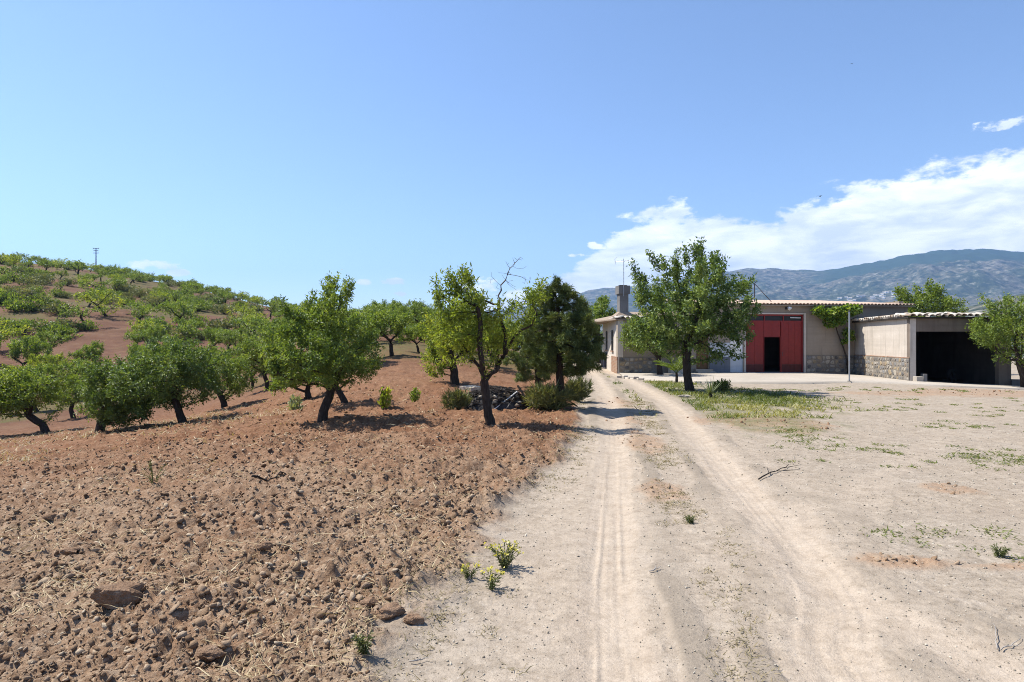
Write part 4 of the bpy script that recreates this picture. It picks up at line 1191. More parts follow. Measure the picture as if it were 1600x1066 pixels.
for a, b in wins:
    w = MB(); fbox(w, side, a, b, -.24, -.20, 1.28, 2.45); wo_ = w.build("window", GLASS, house)
    g = MB()
    for k in range(6): q = a + (b - a) * (k + .5) / 6; fbox(g, side, q - .012, q + .012, .02, .045, 1.22, 2.5)
    for z in (1.3, 1.87, 2.43): fbox(g, side, a - .03, b + .03, .046, .07, z - .015, z + .015)
    g.build("grille", METAL_DARK, wo_)
    g = MB(); fbox(g, side, a - .08, b + .08, -.02, .09, 1.20, 1.277); g.build("sill", BRICK_RED, wo_)
w = MB(); fbox(w, F, w0, w1, -.24, -.20, 1.35, 2.15); wo_ = w.build("window", GLASS, house)
g = MB()
for k in range(8): q = w0 + (w1 - w0) * (k + .5) / 8; fbox(g, F, q - .012, q + .012, .02, .045, 1.3, 2.2)
g.build("grille", RED_DARK, wo_)
g = MB(); fbox(g, F, w0 - .1, w1 + .35, -.02, .14, 1.12, 1.347); g.build("sill", BRICK_RED, wo_)
dd = MB(); fbox(dd, F, d0, d1, -.16, -.11, .25, 2.1); dr_ = dd.build("door", BROWN, house)
p = MB()
for k in range(2):
    for z0, z1 in ((.42, 1.1), (1.22, 1.95)): a = d0 + .08 + k * (d1 - d0) / 2; fbox(p, F, a, a + (d1 - d0) / 2 - .16, -.11, -.09, z0, z1)
p.build("door_panel", BROWN, dr_)
h_ = MB(); h_.tube([F.w(d1 - .09, -.09, 1.15), F.w(d1 - .09, -.03, 1.15), F.w(d1 - .2, -.03, 1.15)], .012, 6); h_.build("handle", METAL, dr_)
for k in range(2):
    st = MB(); fbox(st, F, d0 - .15, d1 + .15, .003 + .30 * (1 - k), .30 + .30 * (1 - k), .02, .13 + .12 * k)
    st.build("step", CONC, house)
stone_plinth(F, house, .06, F.s_at(1024), .05, .93, .28, seed=3)
mb = MB(); fbox(mb, F, F.s_at(1112), F.s_at(1139), 0, .05, -.1, .95)
# low white planter against the wall
pt = MB(); fbox(pt, F, F.s_at(1041), F.s_at(1066), .28, .70, .05, .62); plo = pt.build("planter", PL_SIDE, None)
tag(plo, "low plastered trough against the farmhouse wall under the window sill", "planter")
so = MB(); fbox(so, F, F.s_at(1042), F.s_at(1065), .33, .65, .62, .64); so.build("planter_soil", DARK, plo)
# hipped low roof in clay
rf = MB(); ov = .16; dep = side.L
def hp(s, t, z): return F.w(s, t, z)
e0 = [hp(-ov, ov, ZH), hp(sH, ov, ZH), hp(sH, -dep - ov, ZH), hp(-ov - .2, -dep - ov, ZH)]
rz_ = ZH + .62
r0, r1 = hp(2.2, -dep / 2, rz_), hp(sH, -dep / 2, rz_)
lo = .07
rf.quad(e0[0], e0[1], r1, r0); rf.quad(e0[1], e0[2], r1); rf.quad(e0[2], e0[3], r0, r1); rf.quad(e0[3], e0[0], r0)
eb = [(a, b, c - lo) for a, b, c in e0]
for i in range(4): rf.quad(eb[i], eb[(i + 1) % 4], e0[(i + 1) % 4], e0[i])
rf.quad(*eb[::-1])
roof = rf.build("roof", TILE_OLD, house)
tp = tile_mesh("roof_tile", .26, .55, TILE_PALE)
def put_tile(me, parent, x, y, z, yaw, pitch=0., roll=0., s=1.):
    o = link("roof_tile", me, parent, (x, y, z)); o.rotation_euler = (pitch, roll, yaw); o.scale = (s, s, s); return o
yawF = math.atan2(F.e[1], F.e[0])
n = int(sH / .27)
for i in range(n):
    x, y, z = hp(-ov + .14 + i * .27, ov + .06, ZH + .02); put_tile(tp, roof, x, y, z, yawF + rngB.uniform(-.04, .04), .13 + rngB.uniform(-.02, .02))
yawS = math.atan2(side.e[1], side.e[0])
for i in range(int(side.L / .30)):
    x, y, z = side.w(side.L + .2 - i * .30, ov + .04, ZH + .02); put_tile(tp, roof, x, y, z, yawS + rngB.uniform(-.05, .05), .2)
# chimney on a small tiled base
cs0, cs1 = F.s_at(971.5), F.s_at(987.5)
dch = MB(); fbox(dch, F, cs0 + .04, cs1 - .04, -1.1, -.55, ZH + .05, 4.55); ch_ = dch.build("chimney", CONC_GREY, house)
c2 = MB(); fbox(c2, F, cs0 - .04, cs1 + .04, -1.18, -.47, 4.55, 5.02); c2.build("chimney_head", CONC_GREY, ch_)
c4 = MB(); fbox(c4, F, cs0 + .08, cs1 - .08, -1.0, -.65, 5.02, 5.06); c4.build("flue", DARK, ch_)
c3 = MB()
a_, b_, c_, d_ = [F.w(cs0 - .25, -.35, 3.28), F.w(cs1 + .3, -.35, 3.28), F.w(cs1 + .3, -1.4, 3.28), F.w(cs0 - .25, -1.4, 3.28)]
tq = F.w((cs0 + cs1) / 2, -.8, 3.75)
for p_, q_ in ((a_, b_), (b_, c_), (c_, d_), (d_, a_)): c3.quad(p_, q_, tq)
c3.build("chimney_skirt", TILE_OLD, ch_)
# aerial
ax_ = F.w((cs0 + cs1) / 2 - .05, -.45, 0)
an = empty("tv_antenna", (ax_[0], ax_[1], 4.4)); tag(an, "thin television aerial fixed to the farmhouse chimney", "antenna")
m_ = MB(); m_.tube([(0, 0, 0), (0, 0, 2.15)], .02, 6); m_.build("mast", METAL, an)
m_ = MB(); m_.tube([(-.42, .3, 2.0), (.5, -.3, 2.0)], .012, 5); m_.build("boom", METAL, an)
for k in range(6):
    q = -1 + k * .4; cx, cy_ = .04 + .46 * q, -.3 * q
    m_ = MB(); m_.tube([(cx - .12, cy_ - .2, 2.0 + .03), (cx + .12, cy_ + .2, 2.0 + .03)], .007, 4); m_.build("element", METAL, an)
m_ = MB(); m_.tube([(-.40, .3, 1.85), (-.46, .34, 2.18), (-.36, .25, 2.25)], .009, 4); m_.build("reflector", METAL, an)

# ---- barn with the red gate
barn = empty("barn", (0, 0, 0)); tag(barn, "beige barn with large red metal gate and pink tiled eave", "barn")
ZB = 3.93
g0, g1 = F.s_at(1165), F.s_at(1256); zg = F.z_at(g0, 491)
wd0, wd1 = F.s_at(1141), F.s_at(1161)
mb = MB(); wall_holes(mb, F, sH + .002, sE, -.2, ZB, .35, [(g0, g1, -.1, zg), (wd0, wd1, .04, 2.0)]); mb.build("wall", PL_WALL, barn)
ebk = Frame(F.w(sE, 0, 0)[:2], F.w(sE, -9, 0)[:2]); mb = MB(); wall_holes(mb, ebk, .351, 9, -.2, ZB + .3, .3, []); mb.build("end_wall", PL_WALL, barn)
eb2 = Frame(F.w(sH + .3, -9, 0)[:2], F.w(sH + .3, 0, 0)[:2]); mb = MB(); wall_holes(mb, eb2, 0, 8.6, -.2, ZB + .3, .3, []); mb.build("end_wall", PL_WALL, barn)
ebb = Frame(F.w(sE - .3, -9, 0)[:2], F.w(sH + .6, -9, 0)[:2]); mb = MB(); wall_holes(mb, ebb, 0, ebb.L, -.2, ZB + .6, .3, []); mb.build("back_wall", PL_WALL, barn)
mb = MB(); fbox(mb, F, sH + .3, sE - .3, -8.9, -.36, -.12, .02); mb.build("floor", CONC_GREY, barn)
mb = MB(); fbox(mb, F, g0 - .10, g0, .003, .05, .02, zg + .08); fbox(mb, F, g1, g1 + .10, .003, .05, .02, zg + .08); fbox(mb, F, g0, g1, .003, .05, zg, zg + .08); mb.build("gate_surround", PL_SIDE, barn)
# gate: two leaves, a wicket door standing open, glazed strip above
gate = MB()
zt = F.z_at(g0, 502); gd0, gd1 = F.s_at(1195.5), F.s_at(1220.5); zd = F.z_at(gd0, 527)
gate_o = None
def gleaf(nm, s0, s1, z0, z1, m, par, t0=-.16, t1=-.12):
    q = MB(); fbox(q, F, s0, s1, t0, t1, z0, z1); return q.build(nm, m, par)
gf = MB()
fbox(gf, F, g0, g1, -.20, -.10, zg - .09, zg); fbox(gf, F, g0, g1, -.20, -.10, zt - .04, zt + .04); fbox(gf, F, g0, g0 + .07, -.2, -.1, .03, zt - .04); fbox(gf, F, g1 - .07, g1, -.2, -.1, .03, zt - .04)
gate_o = gf.build("gate", RED, barn)
sm = F.s_at(1222.5)
npan = 6
def sheets(s0, s1, z0, z1, n_, m):
    for k in range(n_):
        a = s0 + (s1 - s0) * k / n_; b = s0 + (s1 - s0) * (k + 1) / n_
        gleaf("gate_panel", a + .006, b - .006, z0, z1, m, gate_o, -.165, -.125 - .003 * (k % 2))
sheets(g0 + .07, gd0 - .03, .50, zt - .04, 2, RED); sheets(g0 + .07, gd0 - .03, .04, .495, 2, RED_DARK)
sheets(gd0 - .03, gd1 + .03, zd + .04, zt - .04, 2, RED)
sheets(sm + .02, g1 - .07, .50, zt - .04, 3, RED); sheets(sm + .02, g1 - .07, .04, .495, 3, RED_DARK)
q = MB(); fbox(q, F, gd0 - .03, gd0, -.17, -.10, .04, zd + .04); fbox(q, F, gd1, gd1 + .03, -.17, -.10, .04, zd + .04); fbox(q, F, gd0, gd1, -.17, -.10, zd, zd + .04); q.build("wicket_frame", RED, gate_o)
q = MB(); fbox(q, F, sm - .02, sm + .02, -.185, -.095, .04, zt - .04); q.build("gate_stile", RED, gate_o)
qd = Frame(F.w(gd0, -.20, 0)[:2], F.w(gd0 + .12, -1.1, 0)[:2]); q = MB(); fbox(q, qd, 0, .9, 0, .04, .05, zd); q.build("wicket_door", RED_DARK, gate_o)
nt = 3
for k in range(nt):
    a = g0 + .03 + (g1 - g0 - .06) * k / nt; b = g0 + .03 + (g1 - g0 - .06) * (k + 1) / nt
    pn = gleaf("transom_pane", a + .03, b - .03, zt + .04, zg - .09, GLASS, gate_o, -.16, -.15)
    q = MB(); fbox(q, F, b - .03, b + .03, -.19, -.105, zt + .04, zg - .09); q.build("transom_bar", RED, gate_o)
q = MB(); q.tube([F.w(F.s_at(1236), -.09, zg - .19), F.w(F.s_at(1252), -.09, zg - .20)], .028, 6); q.build("transom_white_strip", WHITE, gate_o)  # plain white bar before the transom panes
h_ = MB(); h_.tube([F.w(gd1 + .13, -.13, 1.0), F.w(gd1 + .13, -.06, 1.0), F.w(gd1 + .13, -.06, 1.2), F.w(gd1 + .13, -.13, 1.2)], .012, 6); h_.build("handle", METAL_DARK, gate_o)
# white door beside it
wdo = gleaf("white_door", wd0, wd1, .96, 2.0, WHITE, barn, -.10, -.05); gleaf("door_foot", wd0, wd1, .04, .955, PL_BLUE, wdo, -.10, -.048)
h_ = MB(); h_.tube([F.w(wd1 - .08, -.05, 1.05), F.w(wd1 - .08, .0, 1.05), F.w(wd1 - .18, .0, 1.05)], .011, 6); h_.build("handle", METAL, wdo)
mb = MB(); fbox(mb, F, sH + .02, wd0 - .04, .002, .045, -.1, .93); mb.build("blue_plinth", plaster("blue_grey_plinth", (.12, .135, .16), (.17, .185, .21)), barn)
mb = MB(); fbox(mb, F, sH + .02, wd0 - .04, .003, .02, .933, 1.75); mb.build("dado", PL_BLUE, barn)
stone_plinth(F, barn, g1 + .12, F.s_at(1346), .03, 1.02, .30, seed=4)
# roof
pitch = .085
rf = MB(); ov = .28
A0 = F.w(sH - .1, ov, ZB); B0 = F.w(sE + .25, ov, ZB); B1 = F.w(sE + .25, -9.3, ZB + 9.5 * pitch); A1 = F.w(sH - .1, -9.3, ZB + 9.5 * pitch)
up = lambda p, k: (p[0], p[1], p[2] + k)
pit = .222; ncol = int((sE + .35 - sH) / pit)
# corrugated sheet behind the eave row
k = 6; V_ = []; NS = ncol * k
for t_, zz in ((ov - .46, .46 * pitch), (-9.3, (9.3 + ov) * pitch)):
    for i in range(NS + 1):
        s = sH - .1 + pit * i / k; a = math.cos(2 * math.pi * i / k)
        V_.append(F.w(s, t_, ZB + zz + .075 - .035 * a))
Q_ = [(i, i + 1, NS + 1 + i + 1, NS + 1 + i) for i in range(NS)]
me = np_mesh("roof", np.array(V_), np.array(Q_), TILE_PINK, True); roofb = link("roof", me, barn)
rf.quad(A0, B0, B1, A1); rf.quad(A0, A1, B1, B0)
for p_, q_ in ((A0, B0), (B0, B1), (B1, A1), (A1, A0)): rf.quad(up(p_, -.06), up(q_, -.06), q_, p_)
rf.quad(up(A1, -.06), up(B1, -.06), up(B0, -.06), up(A0, -.06))
rf.build("roof_deck", PL_WALL, roofb)
tl_ = tile_mesh("roof_tile", .19, .5, TILE_PINK); 
for i in range(ncol):
    x, y, z = F.w(sH - .1 + pit * (i + .5), ov + .07, ZB + .035 + rngB.uniform(-.006, .006)); put_tile(tl_, roofb, x, y, z, yawF + rngB.uniform(-.02, .02), math.atan(pitch))
# lamp over the gate
ls = F.s_at(1228); lx = F.w(ls, 0, 0)
lamp = empty("wall_lamp", (lx[0], lx[1], F.z_at(ls, 482)), yawF); tag(lamp, "small white lamp on the barn wall above the red gate", "lamp")
q = MB(); q.box(-.06, .06, -.05, -.003, -.07, .07); q.build("mount", METAL_DARK, lamp)
q = MB(); q.tube([(0, -.05, 0), (0, -.22, .03)], .02, 6); q.build("arm", METAL_DARK, lamp)
q = MB(); q.tube([(.02, -.18, .06), (.06, -.26, .0), (.09, -.32, -.05)], [.05, .10, .11], 10); q.build("shade", WHITE, lamp, True)
# mast with a stay on the barn roof
ms0 = F.s_at(1212); mx = F.w(ms0, -2.5, 0); zr = ZB + 2.8 * pitch
mast = empty("roof_mast", (mx[0], mx[1], zr), yawF); tag(mast, "dark thin mast with a slanting stay on the barn roof", "mast")
q = MB(); q.tube([(0, 0, -.05), (0, 0, 1.25)], .03, 6); q.build("pole", METAL_DARK, mast)
q = MB(); q.tube([(0, 0, 1.23), (1.15, .1, .12)], .022, 5); q.build("stay", METAL_DARK, mast)
q = MB(); q.tube([(-.06, 0, 1.2), (.1, 0, 1.32)], .022, 5); q.build("bracket", METAL_DARK, mast)

# ---- garage
INNER_SHADE = plaster("inner_render_shaded", (.050, .045, .042), (.085, .078, .072))  # interior shade put into the colour of the inner walls and floor
gar = empty("garage", (0, 0, 0)); tag(gar, "open-fronted rendered garage with stone plinth and mossy old tiles", "garage")
GC = (18.97, 30.5); GH = tuple(F.w(F.s_at(1336), -.003, 0)[:2]); GD = (23.75, 30.45); GE = (24.6, 38.4)
ZG = 2.92
sw = Frame(GH, GC); fw = Frame(GC, GD)
zloC = lambda s: Hs(*sw.w(s, 0, 0)[:2]) + .03
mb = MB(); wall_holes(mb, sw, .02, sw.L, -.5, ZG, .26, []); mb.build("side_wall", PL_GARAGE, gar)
o0, o1 = fw.s_at(1431), fw.s_at(1561)
zl = 2.30
PL_FRONT_SHADED = plaster("garage_front_render_shaded", (.135, .108, .088), (.18, .148, .122))  # darker copy of the garage render, the front's shade put into its colour
mb = MB(); wall_holes(mb, fw, .003, fw.L, -.6, ZG, .26, [(o0, o1, -.6, zl)]); mb.build("front_wall", PL_FRONT_SHADED, gar)
rw = Frame(GD, GE); mb = MB(); wall_holes(mb, rw, .27, rw.L, -.6, ZG, .26, []); mb.build("side_wall", INNER_SHADE, gar)
bk = Frame((GE[0] - .27, GE[1] - .01), (GH[0] + .3, GH[1] - .30)); mb = MB(); wall_holes(mb, bk, 0, bk.L, -.6, ZG, .2, []); mb.build("back_wall", INNER_SHADE, gar)
mb = MB()
mb.quad((GC[0] + .3, GC[1] - .1, -.20), (GD[0] - .3, GD[1] - .1, -.26), (GE[0] - .4, GE[1] - .3, -.26), (GH[0] + .3, GH[1] - .3, -.20)); mb.build("floor", INNER_SHADE, gar)
stone_plinth(sw, gar, .04, sw.L + .0, zloC, 1.02, .29, .05, seed=8)
mb = MB(); fbox(mb, sw, .04, sw.L, .003, .06, 1.022, 1.06); mb.build("plinth_cap", BRICK_RED, gar)
rb = MB()
ovg = .18
pts = [sw.w(0, ovg, 0)[:2], (sw.w(sw.L + ovg, ovg, 0)[0], fw.w(0, ovg, 0)[1]), (GD[0] + ovg, GD[1] - ovg), (GE[0] + ovg, GE[1]), (GH[0] + .1, GH[1])]
pts = [pts[0], pts[1], pts[2], pts[3]]
zt_ = [ZG + .0, ZG + .0, ZG + .0, ZG + .0]
lo_ = [(p[0], p[1], ZG + .004) for p in pts]; hi_ = [(p[0], p[1], ZG + .075) for p in pts]
rb.quad(*hi_); rb.quad(*lo_[::-1])
for i in range(4): rb.quad(lo_[i], lo_[(i + 1) % 4], hi_[(i + 1) % 4], hi_[i])
rg = rb.build("roof", WOOD_DARK, gar)
tm1 = tile_mesh("roof_tile", .30, .5, TILE_PALE, 7); tm2 = tile_mesh("roof_tile", .29, .48, TILE_OLD, 7)
yw = math.atan2(fw.e[1], fw.e[0]); n = int(fw.L / .30)
for row in range(3):
    for i in range(n + 1):
        x, y, z = fw.w(.02 + i * .30 + rngB.uniform(-.03, .03), ovg + .05 - row * .40, 0)
        put_tile(tm1 if rngB.random() < .6 else tm2, rg, x, y, ZG + .085 + rngB.uniform(0, .045) + row * .035, yw + rngB.uniform(-.16, .16), .10 + rngB.uniform(-.06, .08), rngB.uniform(-.15, .15), rngB.uniform(.9, 1.08))
yw = math.atan2(sw.e[1], sw.e[0]); n = int(sw.L / .29)
for row in range(2):
    for i in range(n):
        x, y, z = sw.w(.1 + i * .29 + rngB.uniform(-.03, .03), ovg + .05 - row * .40, 0)
        put_tile(tm1 if rngB.random() < .65 else tm2, rg, x, y, ZG + .085 + rngB.uniform(0, .04) + row * .035, yw + rngB.uniform(-.16, .16), .10 + rngB.uniform(-.06, .08), rngB.uniform(-.15, .15), rngB.uniform(.9, 1.08))
# things at the garage mouth
def block(name, x, y, w, d, h, m, label, rz=0.):
    z = Hs(x, y); mb = MB(); b = .02
    bx = [(-w / 2, -d / 2), (w / 2, -d / 2), (w / 2, d / 2), (-w / 2, d / 2)]
    V = [];
    for zz, k in ((-.05, 0), (h - b, 0), (h, b)):
        for px, py in bx: V.append((px - math.copysign(k, px), py - math.copysign(k, py), zz))
    mb.v = V; mb.f = [(0, 1, 5, 4), (1, 2, 6, 5), (2, 3, 7, 6), (3, 0, 4, 7), (4, 5, 9, 8), (5, 6, 10, 9), (6, 7, 11, 10), (7, 4, 8, 11), (8, 9, 10, 11)]
    o = mb.build(name, m, None, loc=(x, y, z), rz=rz); return tag(o, label, "block")
block("concrete_block", GC[0] + .28, GC[1] - .16, .34, .26, .28, CONC, "squat concrete block at the foot of the garage's stone-clad corner", .1)
block("concrete_block", GC[0] + .62, GC[1] - .05, .16, .3, .42, CONC_GREY, "grey upright kerb block just inside the garage opening", -.1)
block("concrete_block", GD[0] + .35, GD[1] - .12, .75, .35, .34, CONC_GREY, "long grey block lying outside the far pier of the garage", -.35)
# old barrow-like clutter in the garage: sacks and a tyre
def tyre(x, y, z, R_, r_, m, tilt):
    mb = MB(); n1, n2 = 20, 8
    for i in range(n1):
        for j in range(n2):
            a = 6.2832 * i / n1; b = 6.2832 * j / n2; q = R_ + r_ * math.cos(b); mb.v.append((q * math.cos(a), r_ * math.sin(b) * 1.2, R_ + r_ + q * math.sin(a)))
    for i in range(n1):
        for j in range(n2): mb.f.append((i * n2 + j, ((i + 1) % n1) * n2 + j, ((i + 1) % n1) * n2 + (j + 1) % n2, i * n2 + (j + 1) % n2))
    o = mb.build("tyre", m, None, True, (x, y, z)); o.rotation_euler = (tilt, 0, .5); return tag(o, "old rubber tyre leaning in the dark garage", "tyre")
tyre(22.9, 33.2, -.25, .24, .09, simple("tyre_rubber", (.03, .03, .032), .8, .2), -.25)

# ---- paved apron before the house
edge = [(976, 592), (1012, 595), (1060, 598), (1130, 600), (1200, 601), (1270, 601), (1330, 601), (1400, 603), (1470, 605)]
near = []
for u, v in edge:
    x, y = gp(u, v, -.02 if u < 1330 else -.08); near.append((x, y))
near.append((21.5, 27.2)); near.append((24.4, 28.4))
farp = [F.w(F.s_at(u), .0, 0)[:2] for u in (967, 1012, 1060, 1130, 1200, 1270, 1330)] + [(19.9, 35.5), (19.0, 30.5), (21.5, 30.5), (23.7, 30.5)]
V_ = []; F_ = []
NR = 8
for (a, b) in zip(near, farp):
    for k in range(NR + 1):
        x = a[0] + (b[0] - a[0]) * k / NR; y = a[1] + (b[1] - a[1]) * k / NR; V_.append((x, y, Hs(x, y) + .055))
nn = len(near)
for i in range(nn - 1):
    for k in range(NR): q = i * (NR + 1) + k; F_.append((q, q + NR + 1, q + NR + 2, q + 1))
b0 = len(V_)
for i in range(nn): x, y, z = V_[i * (NR + 1)]; V_.append((x, y - .01, z - .2))
for i in range(nn - 1): F_.append((b0 + i, b0 + i + 1, (i + 1) * (NR + 1), i * (NR + 1)))
tag(link("pavement", np_mesh("pavement", np.array(V_), np.array(F_), CONC)), kind='structure')
for i in range(5):
    x, y = gp(968 + i * 8.5, 590 + i * .9); block("kerb_stone", x, y, .26, .18, .09 + .04 * (i % 2), CONC, "rough pale kerb stone set along the end of the paved apron", rngB.uniform(-.5, .5))["group"] = "kerb stones at the apron end"

# ---- thin metal pole
px, py = gp(1327, 597, .03); q = MB(); pole = empty("metal_pole", (px, py, Hs(px, py) + .05)); tag(pole, "thin galvanised pole standing on the paved apron by the vine", "pole")
q.tube([(0, 0, -.05), (0, 0, 3.1)], .032, 8); q.build("shaft", METAL, pole)
q = MB(); q.tube([(0, 0, 0), (0, 0, .03)], .08, 10); q.build("base_plate", METAL_DARK, pole)
q = MB(); q.tube([(0, 0, 3.1), (0, 0, 3.14), (0, 0, 3.16)], [.036, .034, .012], 8); q.build("cap", METAL_DARK, pole)

# ---- grapevine on the barn front
rv = np.random.default_rng(9)
vs = F.s_at(1322); v0 = F.w(vs, .22, 0)
vine = empty("grapevine", (v0[0], v0[1], .05)); tag(vine, "leafy grapevine trained up the barn wall under the eave", "vine")
rel = lambda s, t, z: tuple(np.array(F.w(s, t, z)) - np.array([v0[0], v0[1], .05]))
stem = [rel(vs, .22, .0), rel(F.s_at(1319), .22, .9), rel(F.s_at(1313), .20, 1.6), rel(F.s_at(1305), .25, 2.3), rel(F.s_at(1300), .35, 2.7)]
q = MB(); q.tube(stem, [.06, .045, .04, .035, .03], 7)
for u, z in ((1268, 3.3), (1285, 3.5), (1320, 3.4), (1332, 3.3), (1295, 2.9)):
    q.tube([stem[-1], rel((F.s_at(u) + F.s_at(1300)) / 2, .5, 3.0), rel(F.s_at(u), .6, z)], [.025, .018, .008], 5)
q.tube([stem[2], rel(F.s_at(1318), .35, 2.1), rel(F.s_at(1316), .4, 2.4)], [.03, .02, .01], 5)
q.build("trunk", BARK, vine, True)
pos = []
for u, v, r_, n_ in [(1272, 487, .42, 160), (1285, 492, .55, 260), (1300, 490, .6, 300), (1316, 486, .5, 220), (1328, 484, .38, 130), (1290, 505, .42, 150), (1305, 500, .4, 130), (1317, 520, .34, 110), (1312, 533, .22, 50), (1322, 528, .2, 40)]:
    s = F.s_at(u); pos.append(ball_points(rel(s, .5, F.z_at(s, v)), (r_, r_ * .75, r_ * .7), n_, rv, .3))
pos = np.vstack(pos); dv_ = rv.normal(size=pos.shape) + np.array([0, -.5, -.5])
link("foliage", leaf_mesh("foliage", pos, dv_, .17, .16, L_VINE, rv, .15 + .6 * rv.random(len(pos)), up=.7), vine)

# ---- dark bin at the house corner
bx, by = at(947, 42.5); z = Hs(bx, by)
bin_ = empty("wheelie_bin", (bx, by, z), .2); tag(bin_, "dark blue bin beside the lit end wall of the farmhouse", "bin")
q = MB(); q.v = [(-.24, -.26, .06), (.24, -.26, .06), (.24, .26, .06), (-.24, .26, .06), (-.29, -.34, .98), (.29, -.34, .98), (.29, .34, .98), (-.29, .34, .98)]; q.f = [(3, 2, 1, 0), (4, 5, 6, 7), (0, 1, 5, 4), (1, 2, 6, 5), (2, 3, 7, 6), (3, 0, 4, 7)]; q.build("body", BIN_BLUE, bin_)
q = MB(); q.v = [(-.31, -.37, .985), (.31, -.37, .985), (.31, .37, 1.0), (-.31, .37, 1.0), (-.29, -.33, 1.04), (.29, -.33, 1.04), (.29, .34, 1.08), (-.29, .34, 1.08)]; q.f = [(3, 2, 1, 0), (4, 5, 6, 7), (0, 1, 5, 4), (1, 2, 6, 5), (2, 3, 7, 6), (3, 0, 4, 7)]; q.build("lid", BIN_BLUE, bin_)
for s in (-1, 1): q = MB(); q.tube([(s * .25, .26, .09), (s * .31, .26, .09)], .09, 12); q.build("wheel", METAL_DARK, bin_)

# ---- power pole on the hill crest
hx, hy = at(150, 190); hz = Hs(hx, hy)
pp = empty("utility_pole", (hx, hy, hz)); tag(pp, "wooden power pole with cross-arms on the hill crest", "utility pole")
q = MB(); q.tube([(0, 0, -.3), (0, 0, 7.0)], [.17, .11], 8); q.build("shaft", WOOD_DARK, pp)
for z, w_ in ((6.8, .9), (6.2, .7), (5.5, .75)):
    q = MB(); q.box(-w_, w_, -.06, .06, z - .06, z + .06); arm = q.build("cross_arm", WOOD_DARK, pp)
    for s in (-1, 1): q = MB(); q.tube([(s * w_ * .85, 0, z + .06), (s * w_ * .85, 0, z + .16), (s * w_ * .85, 0, z + .3)], [.03, .07, .04], 6); q.build("insulator", METAL, arm)
# ------------------------------------------------------------------ clods, stones, straw and weeds
rngD = np.random.default_rng(2024)
ICO_V = []
_t = (1 + 5 ** .5) / 2
for a, b in ((-1, _t), (1, _t), (-1, -_t), (1, -_t)): ICO_V.append((a, b, 0))
for a, b in ((-1, _t), (1, _t), (-1, -_t), (1, -_t)): ICO_V.append((0, a, b))
for a, b in ((_t, -1), (_t, 1), (-_t, -1), (-_t, 1)): ICO_V.append((a, 0, b))
ICO_V = np.array(ICO_V) / math.hypot(1, _t)
ICO_F = np.array([(0, 11, 5), (0, 5, 1), (0, 1, 7), (0, 7, 10), (0, 10, 11), (1, 5, 9), (5, 11, 4), (11, 10, 2), (10, 7, 6), (7, 1, 8), (3, 9, 4), (3, 4, 2), (3, 2, 6), (3, 6, 8), (3, 8, 9), (4, 9, 5), (2, 4, 11), (6, 2, 10), (8, 6, 7), (9, 8, 1)])
OCT_V = np.array([(1, 0, 0), (-1, 0, 0), (0, 1, 0), (0, -1, 0), (0, 0, 1), (0, 0, -1.0)]); OCT_F = np.array([(0, 2, 4), (2, 1, 4), (1, 3, 4), (3, 0, 4), (2, 0, 5), (1, 2, 5), (3, 1, 5), (0, 3, 5)])

def real_z(x, y):
    return ground_fields(np.array(x, float), np.array(y, float))[0]

def scatter_lumps(name, x, y, size, BV, BF, mat, rng, flat=.7, sink=.25, jit=.28, tint=None):
    n = len(x); z = real_z(x, y)
    k = len(BV)
    V = BV[None] * (1 + rng.normal(size=(n, k, 1)) * jit) + rng.normal(size=(n, k, 3)) * .10
    V = V * size[:, None, None] * np.stack([rng.uniform(.7, 1.35, n), rng.uniform(.7, 1.2, n), rng.uniform(.5, 1.0, n) * flat * 1.3], 1)[:, None, :]
    tl = rng.normal(size=(n, 2)) * .35
    V[:, :, 2] += V[:, :, 0] * tl[:, :1] + V[:, :, 1] * tl[:, 1:]
    a = rng.uniform(0, 6.28, n); c, s = np.cos(a)[:, None], np.sin(a)[:, None]
    X = V[:, :, 0] * c - V[:, :, 1] * s + x[:, None]; Y = V[:, :, 0] * s + V[:, :, 1] * c + y[:, None]; Z = V[:, :, 2] + (z + size * flat * (.5 - sink))[:, None]
    F = (BF[None] + (np.arange(n) * k)[:, None, None]).reshape(-1, 3)
    t = rng.random(n) if tint is None else tint
    C = np.repeat(np.stack([t, t * 0, t * 0, t * 0 + 1], 1), k, axis=0)
    return np_mesh(name, np.stack([X, Y, Z], -1).reshape(-1, 3), F, mat, False, C)

def tint_earth(name, stops, bump=.6):
    m, t, b = principled(name, rough=.97, spec=.1)
    a = t.node('ShaderNodeAttribute', attribute_name='tint'); s = t.node('ShaderNodeSeparateColor'); t.l.new(a.outputs['Color'], s.inputs[0])
    P = t.node('ShaderNodeNewGeometry').outputs['Position']
    n = t.noise(P, 45, 4, .7)
    c = t.ramp(s.outputs[0], stops)
    if bump > .5:
        sx = t.node('ShaderNodeSeparateXYZ'); t.l.new(P, sx.inputs[0])
        c = t.mix(t.maprange(sx.outputs[1], 8, 16, 0, .7), c, t.mix(1., c, (.80, .58, .46), 'MULTIPLY'))
    c = t.mix(t.maprange(n, .4, .7, 0, .5), c, t.mix(1., c, (.62, .58, .55), 'MULTIPLY'))
    t.l.new(c, b.inputs['Base Color'])
    add_bump(t, b, n, bump, .02)
    return m
M_CLOD = tint_earth("clod_earth", [(0, (0.147, 0.091, 0.055)), (.45, (0.233, 0.160, 0.103)), (.8, (0.320, 0.237, 0.164)), (1, (0.396, 0.328, 0.243))])
M_PEBBLE = tint_earth("yard_pebble", [(0, (0.170, 0.146, 0.116)), (.4, (0.305, 0.269, 0.215)), (1, (0.466, 0.429, 0.358))], .2)

